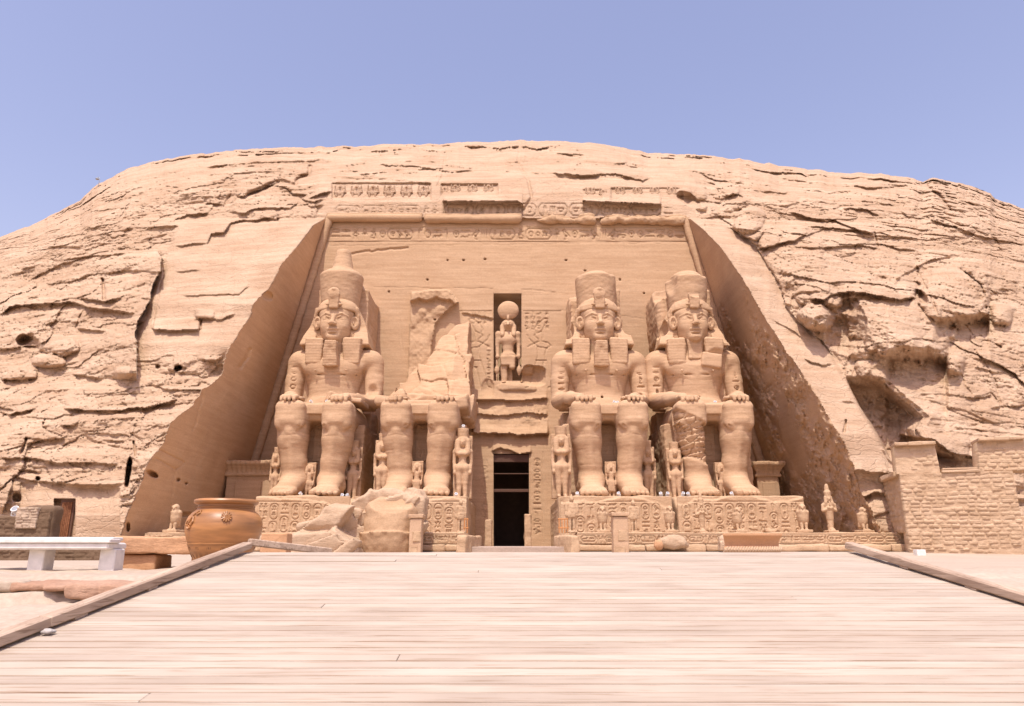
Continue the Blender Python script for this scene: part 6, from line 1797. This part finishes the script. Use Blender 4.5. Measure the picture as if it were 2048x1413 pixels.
def crown_frag():
    t = thing("drum_fragment", "huge drum shaped crown fragment lying below the broken colossus", "boulder", (xat(778, 39, EYE + 1), 39.4, EYE - .3))
    V = Vol((-2.6, -2.3, -.3), (2.6, 2.6, 4.2), .06)
    V.rev((0, 0, 0), [(1.35, -.3), (1.55, .4), (1.72, 1.15), (1.74, 1.2)], 0, sx=1.0, sy=1.0)
    V.rev((0.05, 0, 0), [(1.55, 1.0), (1.50, 1.7), (1.40, 2.4), (1.25, 2.7), (.7, 3.0)], .05)
    V.ell((0, -1.6, 3.2), (2.0, 1.5, 1.0), .1, 's', ry=.15)
    I, J, K = np.nonzero(np.abs(V.D) < .5); V.rough_near(.05, 1.0, 63, 4); V.rough_near(.02, 4, 64, 3)
    v, q_ = V.mesh(); o = mesh_np("drum", v, q_, M_FACADE, t)
    V = Vol((-2.6, -1.4, 1.0), (2.6, 2.8, 4.2), .08)
    V.box((.0, .9, 2.6), (1.6, 1.0, .95), .4, ry=.05); V.box((-1.5, .5, 2.3), (.55, .9, .85), .3, .2, ry=-.3); V.box((1.3, .5, 2.2), (.6, .9, .95), .3, .2)
    I, J, K = np.nonzero(np.abs(V.D) < .8); x, y, z = V.ax[0][I], V.ax[1][J], V.ax[2][K]
    cid, f1, f2, du, dv = worley(x * .6 + y * .3, z * 1.0 - x * .3, 65); V.D[I, J, K] += (.35 * (cid - .5) + .2 * dv).astype(np.float32); V.rough_near(.12, 1.0, 66, 5, band=.5)
    v, q_ = V.mesh(); mesh_np("rough_mass", v, q_, M_RUBBLE, t)
crown_frag()
rock("stone_block", "dark cut block between the jar and the huge fallen slab", "stone", 556, 1095, 30.0, EYE - .3, (-.9, -.6, -.1), (.9, .6, 1.2), [lambda V: V.box((0, 0, .45), (.52, .35, .5), .05)], 67, .03, 2, .04, M_TAN, 0)
rock("loose_stones", "rounded carved stone lying under the terrace frieze", "stone", 1345, 1090, 40.3, EYE - .05, (-1.1, -.6, -.1), (1.1, .6, 1.0), [lambda V: V.ell((0, 0, .45), (.75, .4, .42), .1), lambda V: V.ell((.5, 0, .35), (.35, .35, .3), .1)], 68, .08, 2, .05, M_RUBBLE, 0)
rock("loose_stones", "dark small stone left of the rounded carved stone", "stone", 1317, 1090, 40.2, EYE - .05, (-.5, -.5, -.1), (.5, .5, .9), [lambda V: V.ell((0, 0, .3), (.26, .25, .32), .1)], 69, .05, 2, .04, M_TAN, 0)
rock("loose_stones", "lumpy stone touching the left end of the curved capital fragment", "stone", 1447, 1080, 39.6, EYE + .25, (-.6, -.5, -.3), (.6, .5, .9), [lambda V: V.ell((0, 0, .25), (.33, .3, .28), .1), lambda V: V.box((0, 0, -.1), (.3, .3, .3), .05, .1)], 70, .06, 2, .04, M_RUBBLE, 0)
# curved capital fragment with its rope band
def capital():
    Yc_ = 37.4; a = at(1450, 1070, Yc_); b = at(1570, 1066, Yc_); w = b[0] - a[0]
    t = thing("curved_capital", "curved fluted capital fragment with rope band lying before the right terrace", "fragment", ((a[0] + b[0]) / 2, Yc_, EYE - .15))
    Rr = 3.4; prof2 = [(0, 0), (.16, 0), (.28, .1), (.30, .2), (.18, .30), (.12, .38), (.14, .52), (.26, .72), (.42, .86), (.42, .96), (0, .96)]
    N_ = 40; P = []; Fc = []; hw = math.asin(w / 2 / Rr * .96)
    for i in range(N_ + 1):
        th = -hw + 2 * hw * i / N_
        for r_, z_ in prof2:
            q1 = Rr + r_ - .3 + .012 * math.sin(i * 2.1); P.append((q1 * math.sin(th), Rr - q1 * math.cos(th) + .2, z_))
    m = len(prof2)
    for i in range(N_):
        for k in range(m):
            l = (k + 1) % m; Fc.append((i * m + k, (i + 1) * m + k, (i + 1) * m + l, i * m + l))
    Fc.append(tuple(range(m))); Fc.append(tuple(range(N_ * m + m - 1, N_ * m - 1, -1)))
    mb = MB(); mb.add(P, Fc); mb.build("curved_block", M_TAN, t, True)
    mb = MB()
    for i in range(22):
        th = -hw + 2 * hw * (i + .5) / 22; d_ = .035
        q1 = Rr + .0
        mb.tube([((q1 - .05) * math.sin(th - d_), Rr - (q1 - .05) * math.cos(th - d_) + .18, .04), ((q1 + .02) * math.sin(th), Rr - (q1 + .02) * math.cos(th) + .18, .16), ((q1 - .08) * math.sin(th + d_), Rr - (q1 - .08) * math.cos(th + d_) + .18, .30)], [.05, .075, .05], 8)
    mb.build("rope_band", M_RUBBLE, t, True)
capital()
# small slatted orange guards beside the pedestals
M_ORANGE = plain("orange_wood", (.55, .24, .08), .6, .2, 12)
for px_, lab in ((1127, "small orange wooden grille at the left corner of the right terrace"), (926, "small orange wooden grille at the doorway end of the left terrace")):
    p = at(px_, 1067, 43.2); g_ = MB()
    for k in range(4): g_.box((-.24 + k * .16, 0, .42), (.06, .05, .84), bev=.01)
    g_.box((0, 0, .8), (.62, .07, .07), bev=.01); g_.box((0, 0, .3), (.62, .07, .07), bev=.01)
    o = g_.build("wooden_grille", M_ORANGE); o.location = (p[0], 43.2, ZTT if False else EYE + .94); tag(o, lab, "grille")

# ------------------------------------------------------------------ walls of rough brick
def brick_relief(rh, bw, hgt, present, seed):
    def f(R):
        U, V_ = np.meshgrid(R.u, R.v)
        vv = V_ / rh + .18 * fbm(U * .7, V_ * .9, 0 * U, 3, seed)
        row = np.floor(vv); fv = vv - row
        uu = U / bw + _hash(row.astype(np.int64), row.astype(np.int64) * 0, row.astype(np.int64) * 0, seed) * 7 + .25 * fbm(U * 1.1, row * 3.3, 0 * U, 2, seed + 1)
        cell = np.floor(uu); jit = _hash(cell.astype(np.int64), row.astype(np.int64), row.astype(np.int64) * 0, seed + 4) * .3
        fu = uu - cell
        rnd = _hash(cell.astype(np.int64), row.astype(np.int64), row.astype(np.int64) * 0, seed + 5)
        ex = np.minimum(fu - .05, .97 - fu - jit * .6) * bw; ey = np.minimum(fv - .07, .95 - fv) * rh
        ex = ex + .02 * fbm(U * 5, V_ * 5, 0 * U, 3, seed + 6); ey = ey + .015 * fbm(U * 5, V_ * 5, 0 * U + 4, 3, seed + 7)
        e = np.minimum(ex, ey)
        on = (rnd < present(U, V_))
        R.H = on * (hgt * (.35 + .9 * rnd)) * np.clip(e / (rh * .09), 0, 1) ** .8 + .016 * fbm(U * 4, V_ * 6, 0 * U, 4, seed)
    return f
M_BRICK = stone("buff_brick", (0.38, 0.255, 0.155), (0.60, 0.44, 0.30), (0.47, 0.32, 0.20), .5, .5, 4.5, .02, var=1.0)
M_MUD = stone("shaded_mud_brick", (0.13, 0.085, 0.05), (0.20, 0.13, 0.085), (0.16, 0.105, 0.065), .7, .5, 3.0, .02)  # shade of the wall's face put into this darker brick colour
# main right wall: from photo x 1812 (Y 39.6) to beyond the frame (Y 37.2)
def wall_frame(pxa, Ya, pxb, Yb):
    A0 = np.array([xat(pxa, Ya, EYE + 1), Ya]); B0 = np.array([xat(pxb, Yb, EYE + 1), Yb]); d = B0 - A0; L = np.linalg.norm(d); return A0, d / L, L
A0, dir_, L_ = wall_frame(1813, 39.4, 2043, 37.6)
zb = EYE - .55
bw_ = thing("ruined_brick_wall", "ruined buff brick wall with two towers at far right", "wall", (A0[0], A0[1], zb), math.atan2(dir_[1], dir_[0]))
Hm = at(1890, 948, 38.9)[2] - zb
def prow_(U, V_):
    p = np.ones_like(U) * .97
    p = np.where(V_ < .55 + .35 * sstep(3, 6, U) , .35, p)
    p = np.where((V_ > Hm - .35) & (U < 1.9), .2, p)
    return p
panel("brick_face", (0, -.28, 0), (1, 0, 0), (0, 0, 1), L_, Hm, .035, M_BRICK, bw_, brick_relief(.205, .50, .06, prow_, 301), 0, thick=1.6)
def tower(u0, u1, v0, v1, pres, seed, tl=.0):
    w = u1 - u0; H_ = v1 - v0
    f = brick_relief(.205, .50, .06, pres, seed)
    o = panel("tower", (u0, -.20, v0), (1, 0, 0), (0, 0, 1), w, H_, .035, M_BRICK, bw_, f, 0, thick=1.4)
    for v in o.data.vertices:
        k = (v.co.z - v0) / H_; cx_ = (u0 + u1) / 2
        v.co.x = cx_ + (v.co.x - cx_) * (1 - tl * k); v.co.y += .10 * k
    c_ = MB(); wt = w * (1 - tl)
    for k in range(3):
        c_.box((u0 + w / 2 - wt / 2 + wt * (k + .5) / 3, .42, v1 + .08), (wt / 3 - .01 + .05, 1.75, .18 + random.uniform(-.03, .03)), bev=.04, jit=.02)
    c_.build("coping", M_BRICK, bw_)
zt1 = at(1842, 893, 39.2)[2] - zb; zt2 = at(1985, 884, 38.0)[2] - zb
tower(-.12, 1.95, Hm + .003, zt1, lambda U, V_: np.where((U > .75) & (np.abs(V_ - zt1 * 0 - .7) < .75), .5, .03), 302, .06)
tower(3.72, 6.12, Hm + .003, zt2, lambda U, V_: np.where(V_ > 1.15, np.where(U < 1.5, .4, .1), .92), 303, .14)
sl_ = MB(); sl_.box((2.85, .2, Hm + .05), (1.75, 1.2, .12), bev=.03, jit=.02); sl_.box((2.85, .2, Hm + .19), (1.6, 1.1, .1), bev=.03, jit=.02); sl_.build("sill", M_BRICK, bw_)
lw = MB()
panel("low_wall", (L_ + .0, -.05, 0), (1, 0, 0), (0, 0, 1), 7, 2.2, .06, M_BRICK, bw_, brick_relief(.42, .95, .12, lambda U, V_: U * 0 + .55, 304), 0, thick=1.2)
# wing that runs back toward the cliff
A1, d1, L1 = wall_frame(1752, 46.5, 1812, 39.6)
wg = thing("brick_wing_wall", "receding brick wing with a dark narrow opening left of the towers", "wall", (A1[0], A1[1], EYE + .9), math.atan2(d1[1], d1[0]))
hw_ = at(1750, 973, 46)[2] - (EYE + .9)
panel("brick_face", (0, 0, 0), (1, 0, 0), (0, 0, 1), L1 + .05, hw_, .05, M_BRICK, wg, brick_relief(.30, .62, .09, lambda U, V_: np.where(U < 4.2, .95, .5), 305), 0, thick=1.0)
c_ = MB()
for k in range(5): c_.box((L1 * (k + .5) / 5, .35, hw_ + .12), (L1 / 5 - .02, 1.2, .3), bev=.05, jit=.03)
c_.build("coping", M_BRICK, wg)
c_ = MB(); c_.box((.35, -.10, hw_ * .45), (.5, .16, hw_ * .8), bev=.02); c_.build("opening", M_VOID, wg)  # solid dark slab painted in for the shade of an opening
wb = MB(); p = at(1841, 1118, 36.6); wb.box((0, 0, .19), (.44, .36, .38), bev=.02)
o = wb.build("white_box", M_WHITE); o.location = (p[0], 36.6, EYE - .36); tag(o, "small white box on the ground at the foot of the brick wall", "box")

# left mud brick wall with its stepped end
YM = 24.0
A2 = xat(-160, YM); B2 = xat(262, YM)
mw = thing("mud_brick_wall", "low dark mud brick wall behind the white bench", "wall", (A2, YM, EYE - .36))
w_ = B2 - A2
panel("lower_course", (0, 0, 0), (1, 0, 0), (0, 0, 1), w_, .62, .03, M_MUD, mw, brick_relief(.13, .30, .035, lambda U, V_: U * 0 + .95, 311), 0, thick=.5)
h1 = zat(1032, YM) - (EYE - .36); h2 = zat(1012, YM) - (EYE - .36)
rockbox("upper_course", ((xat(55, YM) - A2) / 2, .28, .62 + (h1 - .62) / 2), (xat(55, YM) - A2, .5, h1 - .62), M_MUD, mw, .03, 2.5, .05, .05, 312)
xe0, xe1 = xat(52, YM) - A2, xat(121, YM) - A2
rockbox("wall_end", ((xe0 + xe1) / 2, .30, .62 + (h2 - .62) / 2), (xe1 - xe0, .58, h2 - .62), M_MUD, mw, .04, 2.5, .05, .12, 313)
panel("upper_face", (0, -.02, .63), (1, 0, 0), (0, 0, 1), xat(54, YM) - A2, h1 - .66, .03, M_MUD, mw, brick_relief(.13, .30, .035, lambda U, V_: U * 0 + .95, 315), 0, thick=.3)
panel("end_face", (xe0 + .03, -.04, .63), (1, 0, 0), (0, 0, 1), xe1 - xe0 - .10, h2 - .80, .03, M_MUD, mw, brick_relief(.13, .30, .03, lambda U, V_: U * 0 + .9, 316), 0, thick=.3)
M_LB = stone("lit_mud_brick", (0.42, 0.31, 0.22), (0.52, 0.40, 0.30), None, .7, .5, 4.0, .02)  # sunlit side of the wall end painted in as paler brick
panel("lit_brick_patch", (xe0 + .02, -.10, h2 - .72), (1, 0, 0), (0, 0, 1), (xe1 - xe0) * .58, .66, .025, M_LB, mw, brick_relief(.085, .26, .04, lambda U, V_: U * 0 + .97, 314), 0, thick=.25)
# chapel door in the plastered rock
dy_ = gyc = None
def cliff_Y(px, py):
    j = int(np.argmin(np.abs(cols - px))); i = int(np.argmin(np.abs(PY[:, j] - py))); return float(Yd[i, j])
M_DOOR = wood("red_brown_door", (.17, .07, .035), (.26, .12, .06), (.5, .4, .35))
Yd0 = cliff_Y(130, 1010) - .55
a = at(109, 1078, Yd0); b = at(150, 999, Yd0)
cd = thing("chapel_door", "brown wooden door in the plastered rock at far left", "door", ((a[0] + b[0]) / 2, Yd0, a[2]))
W_, H_ = b[0] - a[0], b[2] - a[2]
mb = MB(); mb.box((0, .10, H_ / 2), (W_, .06, H_), bev=.01)
mb.build("backing", M_DARK, cd)
mb = MB()
for k in range(6): mb.box((-W_ / 2 + .12 + (W_ - .24) * (k + .5) / 6, .03, H_ / 2 - .08), ((W_ - .24) / 6 - .012, .05, H_ - .16), bev=.008)
mb.build("door_leaf", M_DOOR, cd)

# ------------------------------------------------------------------ floodlights and the lamp on the hill
M_LAMPW = plain("white_lamp_housing", (.82, .82, .80), .4, 0, 5, var=.03)
M_GLASS = plain("lamp_glass", (.30, .31, .33), .15, 0, 5)
def floodlight():
    t = thing("floodlight", "x", "floodlight", (0, 0, 0), 0, "small white floodlights lighting the colossi")
    m_ = MB(); m_.lathe([(.10, -.16), (.15, -.12), (.155, .10), (.165, .16), (.14, .16), (.135, .13)], (0, 0, .24), 16, rx=.9); m_.build("housing", M_LAMPW, t, True)
    m_ = MB(); m_.lathe([(.0, .13), (.13, .13), (.13, .135), (0, .135)], (0, 0, .24), 16, rx=.9, cap=False); m_.build("lens", M_GLASS, t)
    m_ = MB(); m_.box((0, 0, .015), (.24, .16, .03), bev=.005); m_.box((-.17, 0, .13), (.02, .06, .24), bev=.004); m_.box((.17, 0, .13), (.02, .06, .24), bev=.004); m_.build("bracket", M_LAMPW, t)
    return t
FL = floodlight()
zlap = Z_PED + 6.38
spots = [(622, 48.4, zlap, "on the left knee gap of the crowned colossus", 802), (654, 48.4, zlap, "beside the stone chunk on the crowned colossus's lap", 802),
 (810, 48.9, zlap, "leftmost of four on the broken colossus's lap", 800), (825, 49.2, zlap, "second from left on the broken colossus's lap", 800), (870, 49.2, zlap, "third from left on the broken colossus's lap", 800), (884, 49.2, zlap + .15, "rightmost of four on the broken colossus's lap", 800),
 (1188, 48.7, zlap, "left of the pair on the bearded colossus's lap", 800), (1228, 48.7, zlap, "nearer the left in the close pair on the bearded colossus's lap", 800), (1235, 48.9, zlap, "nearer the right in the close pair on the bearded colossus's lap", 800), (1430, 48.7, zlap, "alone on the beardless colossus's lap", 800),
 (601, 45.8, Z_PED + .02, "between the feet of the crowned colossus", 0), (684, 45.6, Z_PED - .1, "left of two right of the crowned colossus's feet", 0), (695, 45.6, Z_PED - .1, "right of two beside the crowned colossus's feet", 0),
 (747, 46.0, Z_PED, "just left of the drum shaped fragment's top", 0), (912, 45.5, Z_PED - .05, "at the doorway side of the broken colossus's feet", 0),
 (1155, 45.6, Z_PED, "left of the bearded colossus's left foot", 0), (1238, 45.5, Z_PED, "between the feet of the bearded colossus", 0), (1322, 45.7, Z_PED, "left of two by the queen between the right colossi", 0), (1335, 45.6, Z_PED, "at the feet of the queen between the right colossi", 0),
 (1366, 45.5, Z_PED, "right of the feet of the queen between the right colossi", 0), (1377, 45.7, Z_PED, "left of the beardless colossus's left foot", 0), (1464, 45.5, Z_PED, "between the feet of the beardless colossus", 0)]
for i, (px_, Y_, z_, lab, _) in enumerate(spots):
    o = FL if i == 0 else copy_tree(FL)
    o.location = (xat(px_, Y_, z_), Y_, z_); o.rotation_euler = (0, 0, random.uniform(-.7, .7))
    o["label"] = "white floodlight " + lab; o.scale = (.62,) * 3
for px_, py_, lab in ((30, 1028, "white floodlight on top of the dark mud brick wall at far left"), (1793, 944, "left of two white floodlights where dressed rock meets the brick tower"), (1802, 940, "right of two white floodlights where dressed rock meets the brick tower"),
                      (936, 836, "white floodlight on the throne block beside the broken torso's doorway side"), (931, 862, "white floodlight above the queen's flat crown left of the doorway")):
    if px_ == 30: p = at(px_, py_ + 5, YM + .25)
    elif py_ == 836: p = (-3.5, 53.6, Z_PED + 6.70)
    elif px_ < 1000: p = (fp(925, 47.6)[0], 47.45, Z_PED + 4.60 * .98)
    else: p = at(px_, py_ + 5, cliff_Y(px_, py_ + 6) - .12)
    o = copy_tree(FL); o.location = p; o["label"] = lab; o.rotation_euler = (0, 0, random.uniform(-.6, .6))
    o.scale = (.72,) * 3 if px_ == 30 else (.62,) * 3
fb = MB()
M_POLE = plain("grey_metal", (.32, .33, .33), .5, 0, 5, metal=.4)
p = at(196, 372, cliff_Y(196, 374) - .2)
ll = thing("hill_lamp", "curved lamp post standing on the left skyline of the hill", "lamp post", p)
m_ = MB(); m_.tube([(0, 0, -.5), (0.05, 0, .55), (.06, 0, .9), (.0, 0, 1.05), (-.12, 0, 1.08), (-.2, 0, .98)], [.045, .035, .03, .03, .03, .03], 8); m_.build("pole", M_POLE, ll, True)
m_ = MB(); m_.lathe([(.02, .12), (.13, .08), (.19, -.02), (.16, -.08), (.03, -.12)], (-.22, 0, .88), 14); m_.build("lamp_head", M_POLE, ll, True)
